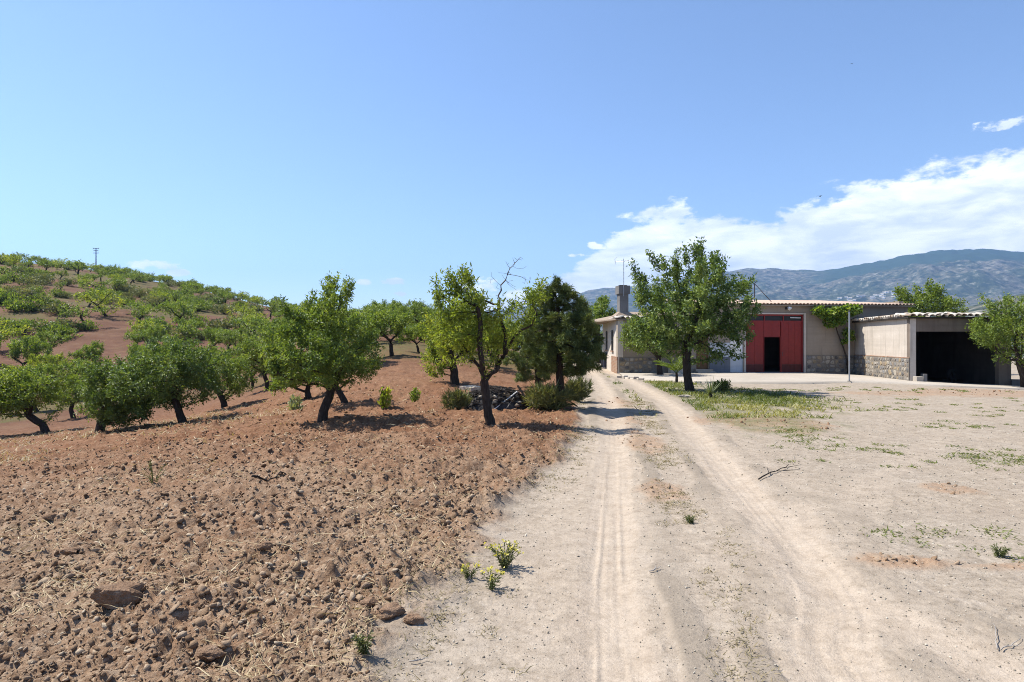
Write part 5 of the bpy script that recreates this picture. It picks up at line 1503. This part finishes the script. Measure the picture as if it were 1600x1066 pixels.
def in_soil(n, rng, far=22., pw=1.0):
    """places in the ploughed field, more of them near the track end where they show largest"""
    out_x = []; out_y = []
    while sum(map(len, out_x)) < n:
        d = 2.0 * (far / 2.0) ** (rng.random(n * 2) ** pw); u = rng.uniform(-320, 900, n * 2)
        x = (u - 800) / FPX * d; k = soil_mask(x, d) > rng.uniform(.35, .95, n * 2)
        out_x.append(x[k]); out_y.append(d[k])
    return np.concatenate(out_x)[:n], np.concatenate(out_y)[:n]
n = 23000
x, y = in_soil(n, rngD)
gate_ = sstep(fbm(x * .9, y * .9, 402, 3), -.35, .5)
size = (.0055 + .024 * rngD.random(n) ** 4.5) * (.7 + .6 * gate_) * np.clip(.55 + y / 10, .6, 1.4)
tag(link("soil_clods", scatter_lumps("soil_clods", x, y, size, ICO_V, ICO_F, M_CLOD, rngD)), "loose brown clods and small stones strewn over the ploughed field", "clods", kind='stuff')
n = 26000
x, y = in_soil(n, rngD, 14.)
size = (.004 + .012 * rngD.random(n) ** 2) * np.clip(.6 + y / 8, .7, 1.8)
tag(link("soil_crumbs", scatter_lumps("soil_crumbs", x, y, size, OCT_V, OCT_F, M_CLOD, rngD, tint=np.clip(rngD.random(n) ** 1.3 + .05, 0, 1))), "fine crumbs of dry earth lying on the ploughed field", "soil", kind='stuff')
# clods on the red-earth patches of the yard and on the strip between the ruts
n = 9000
d = 3.0 * (26 / 3.0) ** rngD.random(n); u = rngD.uniform(900, 1700, n); x = (u - 800) / FPX * d
k = (red_mask(x, d) > rngD.uniform(.25, 1.0, n)) & (soil_mask(x, d) < .3)
x, y = x[k], d[k]
size = (.004 + .016 * rngD.random(len(x)) ** 3) * np.clip(.6 + y / 9, .7, 2.)
tag(link("earth_crumbs", scatter_lumps("earth_crumbs", x, y, size, ICO_V, ICO_F, M_CLOD, rngD, tint=.3 + .5 * rngD.random(len(x)))), "reddish earth crumbs on the bare patches of the yard", "soil", kind='stuff')
# grit on the yard
n = 24000
d = 2.0 * (15 / 2.0) ** rngD.random(n); u = rngD.uniform(500, 1750, n); x = (u - 800) / FPX * d
k = (soil_mask(x, d) < .3) & (np.minimum.reduce([poly_dist(x, d, TRACK_L), poly_dist(x, d, TRACK_R)]) > rngD.uniform(.05, .5, n))
x, y = x[k], d[k]
size = (.0020 + .0065 * rngD.random(len(x)) ** 5) * np.clip(.6 + y / 7, .7, 2.0)
tag(link("pebbles", scatter_lumps("pebbles", x, y, size, OCT_V, OCT_F, M_PEBBLE, rngD, sink=.1)), "scattered grit and pebbles on the beige yard", "pebbles", kind='stuff')

# ---- blades: straw, grass, weeds
def blades(name, x, y, length, width, mat, rng, lean=.6, tint=None, z=None, lift=0., curl=.5):
    n = len(x); z = real_z(x, y) if z is None else z
    a = rng.uniform(0, 6.28, n); l = np.abs(rng.normal(size=n)) * .3 + lean
    dr = np.stack([np.cos(a) * np.sin(l), np.sin(a) * np.sin(l), np.cos(l)], 1)
    L = (length * rng.uniform(.5, 1.4, n))[:, None]; w = (width * rng.uniform(.7, 1.3, n))[:, None]
    sd_ = np.cross(dr, np.array([0, 0, 1.0]) + rng.normal(size=(n, 3)) * .3); sd_ /= np.linalg.norm(sd_, axis=1, keepdims=True) + 1e-9
    b = np.stack([x, y, z - .004 + lift], 1)
    m_ = b + dr * L * .55; tp = b + dr * L + np.array([0, 0, -1]) * L * curl * rng.uniform(0, .5, (n, 1)) + rng.normal(size=(n, 3)) * L * .08
    V = np.stack([b - sd_ * w * .5, b + sd_ * w * .5, m_ + sd_ * w * .4, m_ - sd_ * w * .4, tp], 1).reshape(-1, 3)
    i = np.arange(n) * 5
    Fq = np.stack([i, i + 1, i + 2, i + 3], 1); Ft = np.stack([i + 3, i + 2, i + 4], 1)
    t = rng.random(n) if tint is None else tint
    C = np.repeat(np.stack([t, t * 0, t * 0, t * 0 + 1], 1), 5, axis=0)
    return np_mesh(name, V, [Fq, Ft], mat, False, C)

n = 15000
x, y = in_soil(n, rngD, 24., .8)
keep = sstep(fbm(x * .8, y * .8, 403, 3), -.15, .45) + .12 * sstep(y, 7, 12) > rngD.random(n)
x, y = x[keep], y[keep]
tag(link("dry_straw", blades("dry_straw", x, y, .10 + .035 * np.clip(y / 8, 0, 2), .0035 + .0006 * y, L_STRAW, rngD, 1.15, lift=.012, curl=.2)), "dry straw and roots lying among the clods of the field", "straw", kind='stuff')

def tufts(cx, cy_, per, rad, rng):
    n = len(cx); x = np.repeat(cx, per) + rng.normal(size=n * per) * np.repeat(rad, per); y = np.repeat(cy_, per) + rng.normal(size=n * per) * np.repeat(rad, per); return x, y
n = 9000
d = rngD.uniform(12.5, 24, n); u = rngD.uniform(-120, 470, n); x = (u - 800) / FPX * d
k = sstep(fbm(x * .5, d * .5, 408, 3), -.1, .35) > rngD.random(n)
x, y = x[k], d[k]
tag(link("dry_grass", blades("dry_grass", x, y, .16, .014, L_STRAW, rngD, .8, np.clip(rngD.random(len(x)), 0, 1))), "pale dry grass under the trees at the far side of the field", "grass", kind='stuff')
# green ground cover of the patch in front of the house
n = 110000
x = rngD.uniform(3, 12, n); y = rngD.uniform(15, 47, n)
gm = grass_mask(x, y); cl = fbm(x * 1.1, y * 1.1, 404, 3)
k = (gm * sstep(cl, -.45, .35) > rngD.random(n) * 1.1) & (soil_mask(x, y) < .4) & ~((y > 33.5) & (x > 5.8)) & ~((x > 6.0) & (y > 28.5))
x, y = x[k], y[k]
tint = np.clip(.2 + .5 * fbm(x * .8, y * .8, 405, 2) + .35 * rngD.random(len(x)) + .3 * sstep(-y, -20.5, -17), 0, 1)
tag(link("grass", blades("grass", x, y, .15, .024, L_GRASS, rngD, .6, tint)), "patchy green grass and weeds under the tall tree by the farmhouse", "grass", kind='stuff')
# sparse weeds over the yard
n = 1300
d = 3.0 * (26 / 3.0) ** rngD.random(n); u = rngD.uniform(1130, 1750, n); cx = (u - 800) / FPX * d
cl = fbm(cx * .5, d * .5, 406, 3)
k = (sstep(cl, -.05, .4) * (.10 + .9 * sstep(d, 5.0, 9)) > rngD.random(n)) & (np.minimum.reduce([poly_dist(cx, d, TRACK_R), poly_dist(cx, d, TRACK_E), poly_dist(cx, d, TRACK_L)]) > .5)
cx, cyy = cx[k], d[k]
x, y = tufts(cx, cyy, 34, .05 + .05 * rngD.random(len(cx)), rngD)
tag(link("yard_weeds", blades("yard_weeds", x, y, .045 + .002 * y, .009 + .0006 * y, L_GRASS, rngD, .95, np.clip(.15 + .6 * rngD.random(len(x)), 0, 1))), "small flat weeds dotted over the beige yard", "weeds", kind='stuff')
L_VERGE = leaf_material("dusty_weed", (.14, .125, .06), (.26, .21, .12), (.40, .33, .21), .15, .8)
# dry stalks and weeds on the strip between the ruts and along the field edge
n = 800
t = rngD.random(n); d = 3.2 + 17 * t ** 1.3
ex = np.interp(d, [p[1] for p in SOIL_EDGE], [p[0] for p in SOIL_EDGE])
lx_ = np.interp(d, [p[1] for p in TRACK_L], [p[0] for p in TRACK_L]); rx_ = np.interp(d, [p[1] for p in TRACK_R], [p[0] for p in TRACK_R])
mid = rngD.random(n) < .55
cx = np.where(mid, (lx_ + rx_) / 2 + rngD.normal(size=n) * .22, ex + rngD.normal(size=n) * .25)
k = np.minimum(poly_dist(cx, d, TRACK_L), poly_dist(cx, d, TRACK_R)) > .42
k &= fbm(cx * 1.2, d * .7, 407, 2) > -.1
cx, cyy = cx[k], d[k]
x, y = tufts(cx, cyy, 20, .03 + .05 * rngD.random(len(cx)), rngD)
tag(link("verge_weeds", blades("verge_weeds", x, y, .055, .0030 + .0005 * y, L_VERGE, rngD, .9, np.clip(.05 + .6 * rngD.random(len(x)), 0, 1))), "dry weeds along the field edge and between the wheel ruts", "weeds", kind='stuff')

# ---- single rocks and sticks
def tint_rock():
    m, t, b = principled("field_rock", rough=.97, spec=.08)
    P = t.node('ShaderNodeNewGeometry').outputs['Position']
    n1 = t.noise(P, 14, 6, .7); n2 = t.noise(P, 70, 4, .75)
    c = t.ramp(n1, [(.3, (0.169, 0.101, 0.062)), (.55, (0.280, 0.183, 0.120)), (.75, (0.404, 0.296, 0.211))])
    c = t.mix(t.maprange(n2, .5, .75, 0, .5), c, (0.146, 0.091, 0.057))
    t.l.new(c, b.inputs['Base Color']); add_bump(t, b, t.math('ADD', n1, t.math('MULTIPLY', n2, .5)), 1.0, .035)
    return m
def rock(u, v, size, label, seed, m=None, flat=.7, sink=.3, rz=0.):
    r = np.random.default_rng(seed)
    x, y = gp(u, v, Hs(*gp(u, v))); z = float(real_z([x], [y])[0])
    mb = MB(); import bmesh
    bm = bmesh.new(); bmesh.ops.create_icosphere(bm, subdivisions=4, radius=1)
    cuts = [(r.normal(size=3), r.uniform(.55, .8)) for _ in range(11)]
    for vv in bm.verts:
        p = np.array(vv.co)
        for c_, q in cuts:
            c_ = c_ / np.linalg.norm(c_); k_ = p @ c_
            if k_ > q: p = p - c_ * (k_ - q) * .92
        p = p * (1 + .30 * (float(fbm(np.array([p[0] * 1.6 + 9 + p[2]]), np.array([p[1] * 1.6 + p[2] * 1.3]), seed, 5, .62)[0])))
        vv.co = (p[0] * size * 1.25, p[1] * size * .85, p[2] * size * flat)
    me = bpy.data.meshes.new("rock"); bm.to_mesh(me); bm.free()
    me.materials.append(m or M_ROCK)
    o = link("rock", me, None, (x, y, z + size * flat * (1 - 2 * sink)), rz); return tag(o, label, "rock")
M_ROCK = tint_rock()
rock(186, 966, .135, "big brown clod with a flat shaded face in the ploughed field", 1, flat=.85, sink=.25, rz=.5)
rock(612, 973, .085, "dark angular stone at the ploughed field's edge, leaning on a paler one", 2, rz=.4)
rock(648, 978, .055, "small tilted brown stone beside the angular one at the field's edge", 3)
rock(575, 962, .06, "pale lump next to the angular stone at the field's edge", 4)
rock(108, 884, .075, "long low pale clod lying in the ploughed field", 5, flat=.5, rz=.2)
rock(462, 858, .07, "rounded dark clod amid smaller crumbs of the ploughed field", 6)
rock(412, 888, .06, "knobbly brown clod in the furrow of the ploughed field", 7)
rock(330, 1035, .07, "reddish broken clod in the loose near soil of the field", 8)
rock(78, 818, .07, "dark clod casting a shadow hollow in the ploughed field", 9)
rock(1070, 622, .18, "flat pale stone on the grass at the tall tree's foot", 10, CONC, .3, .2)

def stick(u0, v0, u1, v1, r_, label, forks=2, seed=1, m=None, lift=.01, name="fallen_branch"):
    g = random.Random(seed); a = gp(u0, v0, Hs(*gp(u0, v0))); b = gp(u1, v1, Hs(*gp(u1, v1)))
    mb = MB(); n = 7; P = []
    for i in range(n + 1):
        t = i / n; x = a[0] + (b[0] - a[0]) * t; y = a[1] + (b[1] - a[1]) * t
        P.append((x + g.uniform(-1, 1) * r_ * 2.2, y + g.uniform(-1, 1) * r_ * 2.2, float(real_z([x], [y])[0]) + lift + r_ + g.uniform(0, 1.5) * r_))
    mb.tube(P, [r_ * (1 - .6 * i / n) for i in range(n + 1)], 6)
    L = math.hypot(b[0] - a[0], b[1] - a[1])
    for k in range(forks):
        i = g.randrange(2, n - 1); p = P[i]; an_ = math.atan2(b[1] - a[1], b[0] - a[0]) + g.choice((-1, 1)) * g.uniform(.4, 1.0); q = L * g.uniform(.2, .4)
        mb.tube([p, (p[0] + math.cos(an_) * q * .5, p[1] + math.sin(an_) * q * .5, p[2] + r_), (p[0] + math.cos(an_) * q, p[1] + math.sin(an_) * q, p[2] + r_ * 2.5)], [r_ * .6, r_ * .4, r_ * .2], 5)
    return tag(mb.build(name, m or WOOD_GREY, None, True), label, "branch")
stick(1186, 752, 1232, 730, .010, "grey forked branch lying on the yard", 3, 4, WOOD_DARK)
stick(392, 762, 446, 748, .016, "dark crooked branch lying in the ploughed field", 1, 5, WOOD_DARK)
stick(1558, 1020, 1552, 985, .004, "thin dry upright twig on the yard's bare grit", 0, 6)
stick(1564, 1020, 1598, 1008, .004, "thin dry curved twig on the grit next to an upright one", 1, 7)
stick(1016, 900, 1034, 896, .006, "short dry twig between the wheel ruts", 1, 8)
stick(640, 1040, 668, 1036, .005, "short pale twig on the verge of the field", 1, 9)

# ---- bushes, saplings and other single plants
def clump(name, u, v, w, h, seed, mat, label, cat="bush", nleaf=1500, L=.09, Wd=.02):
    x, y = gp(u, v, Hs(*gp(u, v)))
    ms_ = bush_meshes(seed, w, h, nleaf, L, Wd, mat)
    return bush(name, (x, y, Hs(x, y) + .02), ms_, label, None, 0, None, cat)
clump("bush", 716, 643, .62, .48, 601, L_SCRUB, "small round grey-green bush at the end of the brushwood heap", nleaf=1000, L=.20, Wd=.012)
clump("bush", 852, 643, 1.15, .62, 602, L_SCRUB, "wide feathery bush between the brushwood heap and the pine", nleaf=2300, L=.26, Wd=.014)
clump("bush", 899, 630, .8, .6, 603, L_SCRUB, "shaded bush behind the pine trunk by the track", nleaf=1700, L=.24, Wd=.016)
clump("sapling", 598, 643, .34, .62, 604, L_BRIGHT, "leafy young sapling, tallest of three in the ploughed field", "sapling", 230, .12, .05)
clump("sapling", 648, 630, .30, .36, 605, L_ALMOND, "short dark sapling between the tallest sapling and the yellow-green tree", "sapling", 150, .12, .05)
clump("sapling", 458, 645, .40, .40, 606, L_SILVER, "squat pale sapling by the dense green almond tree", "sapling", 170, .12, .055)
clump("bush", 1128, 612, .8, .38, 607, L_GRASS, "low leafy bush shaded by the tall tree on the grass", nleaf=600, L=.14, Wd=.04)
# flowering weed at the verge
def weed(u, v, h, n, seed, label, flower=True):
    r = np.random.default_rng(seed); x, y = gp(u, v); z = float(real_z([x], [y])[0])
    root = empty("weed", (x, y, z)); st = MB(); lp = []; ld = []; fp = []
    for i in range(n):
        a = r.uniform(0, 6.28); q = h * r.uniform(.2, .75); hh = h * r.uniform(.55, 1.1)
        P = [(.015 * math.cos(a), .015 * math.sin(a), -.01), (q * .35 * math.cos(a), q * .35 * math.sin(a), hh * .55), (q * math.cos(a), q * math.sin(a), hh)]
        st.tube(P, [.0035, .0028, .0018], 4)
        for k in range(16):
            t = r.uniform(.1, 1); lp.append(np.array(P[0]) * (1 - t) ** 2 + 2 * np.array(P[1]) * t * (1 - t) + np.array(P[2]) * t * t); ld.append(r.normal(size=3) + np.array([math.cos(a), math.sin(a), .8]))
        for k in range(4): fp.append(np.array(P[2]) + r.normal(size=3) * .012)
    st.build("stem", L_GRASS, root); link("foliage", leaf_mesh("foliage", np.array(lp), np.array(ld), .036, .008, L_SCRUB, r), root)
    if flower:
        fp = np.array(fp); fl_ = link("flowers", leaf_mesh("flowers", fp, r.normal(size=fp.shape) + np.array([0, 0, 1]), .024, .022, M_FLOWER, r), root); fl_['kind'] = 'stuff'
    return tag(root, label, "weed")
M_FLOWER = leaf_material("yellow_flower", (0.510, 0.462, 0.109), (0.669, 0.608, 0.170), (0.753, 0.729, 0.365), .3)
weed(788, 888, .19, 24, 71, "bushy weed with pale yellow flowers on the verge of the track")
weed(768, 920, .15, 9, 72, "sparse upright weed next to the bushy flowering one")
weed(733, 905, .10, 7, 73, "creeping weed with few yellow flowers at the clod edge")
weed(570, 1040, .10, 12, 74, "grey-green weed at the near field edge by the grit", False)
weed(1078, 818, .06, 10, 75, "tiny dark green weed between the wheel ruts", False)
weed(240, 745, .34, 12, 76, "tall dry pale weed standing in the ploughed field", False)
weed(1562, 868, .08, 14, 77, "tuft of green weed on the yard behind the red earth patch", False)

# young palm and a spiky yucca
def fronds(name, u, v, n, L, seed, label, cat, leaflets, mat, el0, el1, trunk):
    r = np.random.default_rng(seed); x, y = gp(u, v, .02); z = Hs(x, y)
    root = empty(name, (x, y, z + .02)); mb = MB(); mb.tube([(0, 0, -.05), (.01, 0, trunk * .6), (0, 0, trunk)], [.07, .06, .05], 7); mb.build("trunk", BARK, root)
    for i in range(n):
        a = 6.2832 * (i * .382) + r.normal() * .2; e_ = math.radians(r.uniform(el0, el1)); l = L * r.uniform(.75, 1.15)
        P = []; p = np.array([0, 0, trunk * .95]); d = np.array([math.cos(a) * math.cos(e_), math.sin(a) * math.cos(e_), math.sin(e_)])
        for k in range(7): P.append(p.copy()); p = p + d * l / 6; d = d + np.array([0, 0, -.12 if leaflets else -.03]); d /= np.linalg.norm(d)
        if leaflets:
            q = MB(); q.tube(P, [.010 * (1 - k / 8) for k in range(7)], 4); fr = q.build("frond", mat, root)
            lp = []; ld = []
            for k in range(44):
                t = .15 + .85 * k / 44; j = min(5, int(t * 6)); f_ = t * 6 - j; pp_ = P[j] * (1 - f_) + P[j + 1] * f_; ax = P[j + 1] - P[j]; ax /= np.linalg.norm(ax)
                sd_ = np.cross(ax, [0, 0, 1.]); sd_ /= np.linalg.norm(sd_) + 1e-9; s = 1 if k % 2 else -1
                lp.append(pp_); ld.append(ax * .7 + sd_ * s * .8 + np.array([0, 0, .15]))
            link("leaflets", leaf_mesh("leaflets", np.array(lp), np.array(ld), l * .26, .022, mat, r), fr)
        else:
            q = MB()
            for k in range(6):
                w0 = .022 * (1 - k / 6.2); w1 = .022 * (1 - (k + 1) / 6.2); sd_ = np.array([-math.sin(a), math.cos(a), 0])
                q.quad(P[k] - sd_ * w0, P[k] + sd_ * w0, P[k + 1] + sd_ * w1, P[k + 1] - sd_ * w1)
            q.build("leaf", mat, root)
    return tag(root, label, cat)
fronds("young_palm", 1057, 598, 13, .95, 81, "young palm with arching fronds at the edge of the paved apron", "palm", True, L_ALMOND, 35, 80, .42)
fronds("yucca", 1110, 622, 34, .62, 82, "spiky grey-green yucca on the grass beside the tall tree", "yucca", False, L_SILVER, 15, 85, .12)

# ---- brushwood heap with boards
hx_, hy_ = gp(772, 640); hz_ = Hs(hx_, hy_)
heap = empty("brushwood_heap", (hx_, hy_, hz_)); tag(heap, "dark heap of charred brushwood and rubble behind the slim almond tree", "heap")
r = np.random.default_rng(91); N = 26
gx, gy = np.meshgrid(np.linspace(-1.05, 1.05, N), np.linspace(-.75, .75, N)); gx = gx.ravel(); gy = gy.ravel()
q = np.clip(1 - (gx / 1.0) ** 2 - (gy / .7) ** 2, 0, 1)
gz = .58 * q ** .7 * (1 + .35 * fbm(gx * 3, gy * 3, 5, 3)) + .06 * fbm(gx * 9, gy * 9, 6, 2) * (q > 0) - .04
ii = np.arange(N * N).reshape(N, N); Fm = np.stack([ii[:-1, :-1], ii[:-1, 1:], ii[1:, 1:], ii[1:, :-1]], -1).reshape(-1, 4)
M_ASH = plaster("charred_rubble", (.028, .027, .028), (.075, .07, .068), scale=9)
link("mound", np_mesh("mound", np.stack([gx, gy, gz], 1), Fm, M_ASH), heap)
q_ = MB()
for k in range(330):
    a = r.uniform(0, 6.28); rr_ = math.sqrt(r.random()) * .95; x = rr_ * math.cos(a); y = rr_ * .68 * math.sin(a); zz = .58 * max(0, 1 - x * x - (y / .7) ** 2) ** .7
    b = r.normal() * .6 + (0 if r.random() < .6 else 1.3); l = r.uniform(.12, .5); sl = -x * .5
    q_.tube([(x - math.cos(b) * l / 2, y - math.sin(b) * l / 2, zz + .02 - sl * l * .5), (x + r.normal() * .02, y, zz + .05), (x + math.cos(b) * l / 2, y + math.sin(b) * l / 2, zz + .03 + sl * l * .5)], [.012, .010, .006], 4)
tw = q_.build("brushwood", WOOD_DARK, heap); tw["kind"] = "stuff"
for k in range(46):
    a = r.uniform(0, 6.28); rr_ = .55 + .45 * r.random(); x = rr_ * math.cos(a); y = rr_ * .7 * math.sin(a); s = r.uniform(.03, .10)
    V = ICO_V * s * (1 + r.normal(size=(12, 1)) * .2) * np.array([1.2, 1, .7]); me = np_mesh("stone", V, ICO_F, STONES[int(r.integers(len(STONES)))] if r.random() < .5 else M_ASH)
    zz = .58 * max(0, 1 - x * x - (y / .7) ** 2) ** .7; link("stone", me, heap, (x, y, zz + s * .2))
def board(name, a, b, w, th, m, label, cat="board"):
    a = Vector(a); b = Vector(b); d = (b - a); L = d.length; d.normalize(); sd_ = d.cross(Vector((0, 1, 0))).normalized(); up_ = sd_.cross(d)
    mb = MB(); i = 0
    for p in (a, b):
        for s, t in ((-1, -1), (1, -1), (1, 1), (-1, 1)): mb.v.append(tuple(p + sd_ * s * th / 2 + up_ * t * w / 2))
    mb.f = [(0, 1, 2, 3), (7, 6, 5, 4), (0, 4, 5, 1), (1, 5, 6, 2), (2, 6, 7, 3), (3, 7, 4, 0)]
    return tag(mb.build(name, m), label, cat)
k = hy_ / FPX
pxy = lambda u, v, dy=0.: ((u - 772) * k + hx_, hy_ + dy, hz_ + (640 - v) * k)
board("board", pxy(810, 604, -.15), pxy(829, 634, -.35), .34, .05, WOOD_DARK, "dark wide board leaning on the brushwood heap")
q_ = MB(); q_.tube([pxy(768, 640, -.72), pxy(808, 611, -.30)], .017, 6); tag(q_.build("pole", WHITE), "pale straight pole leaning on the brushwood heap", "pole")
q_ = MB(); q_.tube([pxy(784, 643, -.72), pxy(794, 632, -.6), pxy(803, 619, -.42)], [.012, .011, .008], 6); tag(q_.build("stick", WOOD_GREY), "thin grey stick leaning on the brushwood heap next to the pale pole", "stick")
# pale low wall on the slope and a slab behind the heap
for (u0, d0_, u1, d1_, hh, lab) in [(372, 116, 406, 108, .35, "low pale wall running down between trees on the orchard hillside"), (728, 22.6, 746, 22.3, .16, "pale concrete slab edge behind the brushwood heap")]:
    a = at(u0, d0_); b = at(u1, d1_); fr = Frame(a, b); mb = MB(); n = 10
    for i in range(n):
        s0, s1 = fr.L * i / n, fr.L * (i + 1) / n; z0 = Hs(*fr.w(s0, 0, 0)[:2]); z1 = Hs(*fr.w(s1, 0, 0)[:2])
        t_ = .35
        A = [fr.w(s0, t_, z0 - .2), fr.w(s1, t_, z1 - .2), fr.w(s1, t_, z1 + hh), fr.w(s0, t_, z0 + hh)]; B = [fr.w(s0, -t_, z0 - .2), fr.w(s1, -t_, z1 - .2), fr.w(s1, -t_, z1 + hh), fr.w(s0, -t_, z0 + hh)]
        mb.quad(*A); mb.quad(*B[::-1]); mb.quad(A[3], A[2], B[2], B[3])
        if i == 0: mb.quad(A[0], A[3], B[3], B[0])
        if i == n - 1: mb.quad(A[1], B[1], B[2], A[2])
    tag(mb.build("low_wall", CONC), lab, "wall")

# ---- village far up the mountain side
THm, RRm, Zm = MT
rV = random.Random(12)
def mount_at(u, v):
    th = math.atan((u - 800) / FPX); j = int(np.argmin(np.abs(THm[0] - th))); ta = (533 - v) / math.hypot(FPX, u - 800)
    col = Zm[:, j] - CAM_H; rr = RRm[:, j]; e_ = col / rr; i = int(np.argmax(e_ >= ta)); return rr[i] * math.sin(th), rr[i] * math.cos(th), Zm[i, j]
hm = []
for k_ in range(3):
    w, d_, h = ((16, 9, 5), (24, 10, 5), (11, 9, 7))[k_]
    mb = MB(); mb.v = [(-w / 2, -d_ / 2, -8), (w / 2, -d_ / 2, -8), (w / 2, d_ / 2, -8), (-w / 2, d_ / 2, -8), (-w / 2, -d_ / 2, h), (w / 2, -d_ / 2, h), (w / 2, d_ / 2, h), (-w / 2, d_ / 2, h), (-w / 2, 0, h + 2), (w / 2, 0, h + 2)]
    mb.f = [(0, 1, 5, 4), (1, 2, 6, 9, 5), (2, 3, 7, 6), (3, 0, 4, 8, 7)]
    rf_ = MB(); e_ = 1.2; rf_.v = [(-w / 2 - e_, -d_ / 2 - e_, h - .5), (w / 2 + e_, -d_ / 2 - e_, h - .5), (w / 2 + e_, d_ / 2 + e_, h - .5), (-w / 2 - e_, d_ / 2 + e_, h - .5), (-w / 2 - e_, 0, h + 2.3), (w / 2 + e_, 0, h + 2.3)]
    rf_.f = [(0, 1, 5, 4), (2, 3, 4, 5), (1, 2, 5), (3, 0, 4)]
    wn = MB()
    wn.box(-1, 1, -d_ / 2 - .25, -d_ / 2 - .05, h * .5, h * .5 + 1.6)
    hm.append((mb.mesh("wall", WHITE), rf_.mesh("roof", TILE_PALE), wn.mesh("window", DARK)))
VN = 0
for k_ in range(70):
    cu, cv, su, sv = rV.choice([(1378, 466, 26, 2.5), (1395, 460, 16, 1.8), (1440, 462, 14, 2), (1330, 470, 20, 2)])
    u = rV.gauss(cu, su * .6); v = rV.gauss(cv, sv)
    x, y, z = mount_at(u, v)
    o = empty("village_house", (x, y, z), rV.uniform(-.5, .5) - math.atan2(x, y), None); a = hm[rV.randrange(3)]
    link("wall", a[0], o); link("roof", a[1], o); 
    for wx in (-3.2, 3.2): link("window", a[2], o, (wx, 0, 0))
    tag(o, "tiny white house in the distant village on the mountain side", "house", "white houses of the distant village")
    VN += 1
    if VN >= 46: break

# ---- birds
def bird(u, v, d_, span, label, seed):
    r = random.Random(seed); x = (u - 800) / FPX * d_; z = CAM_H + (533 - v) / FPX * d_
    root = empty("bird", (x, d_, z), r.uniform(0, 3)); m = DARK
    b = MB(); b.tube([(-.28 * span, 0, 0), (-.15 * span, 0, .01), (.05 * span, 0, .02), (.2 * span, 0, .02), (.27 * span, 0, .01)], [.008, .04 * span, .07 * span, .05 * span, .01], 6); b.build("body", m, root, True)
    for s in (-1, 1):
        w = MB(); w.v = [(.10 * span, 0, .03), (-.06 * span, 0, .03), (-.10 * span, s * .28 * span, .10 * span), (.08 * span, s * .25 * span, .13 * span), (-.16 * span, s * .52 * span, .05 * span), (.09 * span, 0, .015), (-.06 * span, 0, .015), (-.10 * span, s * .28 * span, .09 * span), (.08 * span, s * .25 * span, .12 * span)]
        w.f = [(0, 1, 2, 3), (3, 2, 4), (8, 7, 6, 5), (4, 7, 8), (0, 3, 8, 5), (3, 4, 8), (1, 6, 7, 2), (2, 7, 4)]; w.build("wing", m, root)
    tag(root, label, "bird")
bird(1281, 307, 48, .55, "dark bird gliding in front of the cloud bank", 3)
bird(1331, 100, 60, .35, "tiny dark bird high in the clear blue sky", 4)
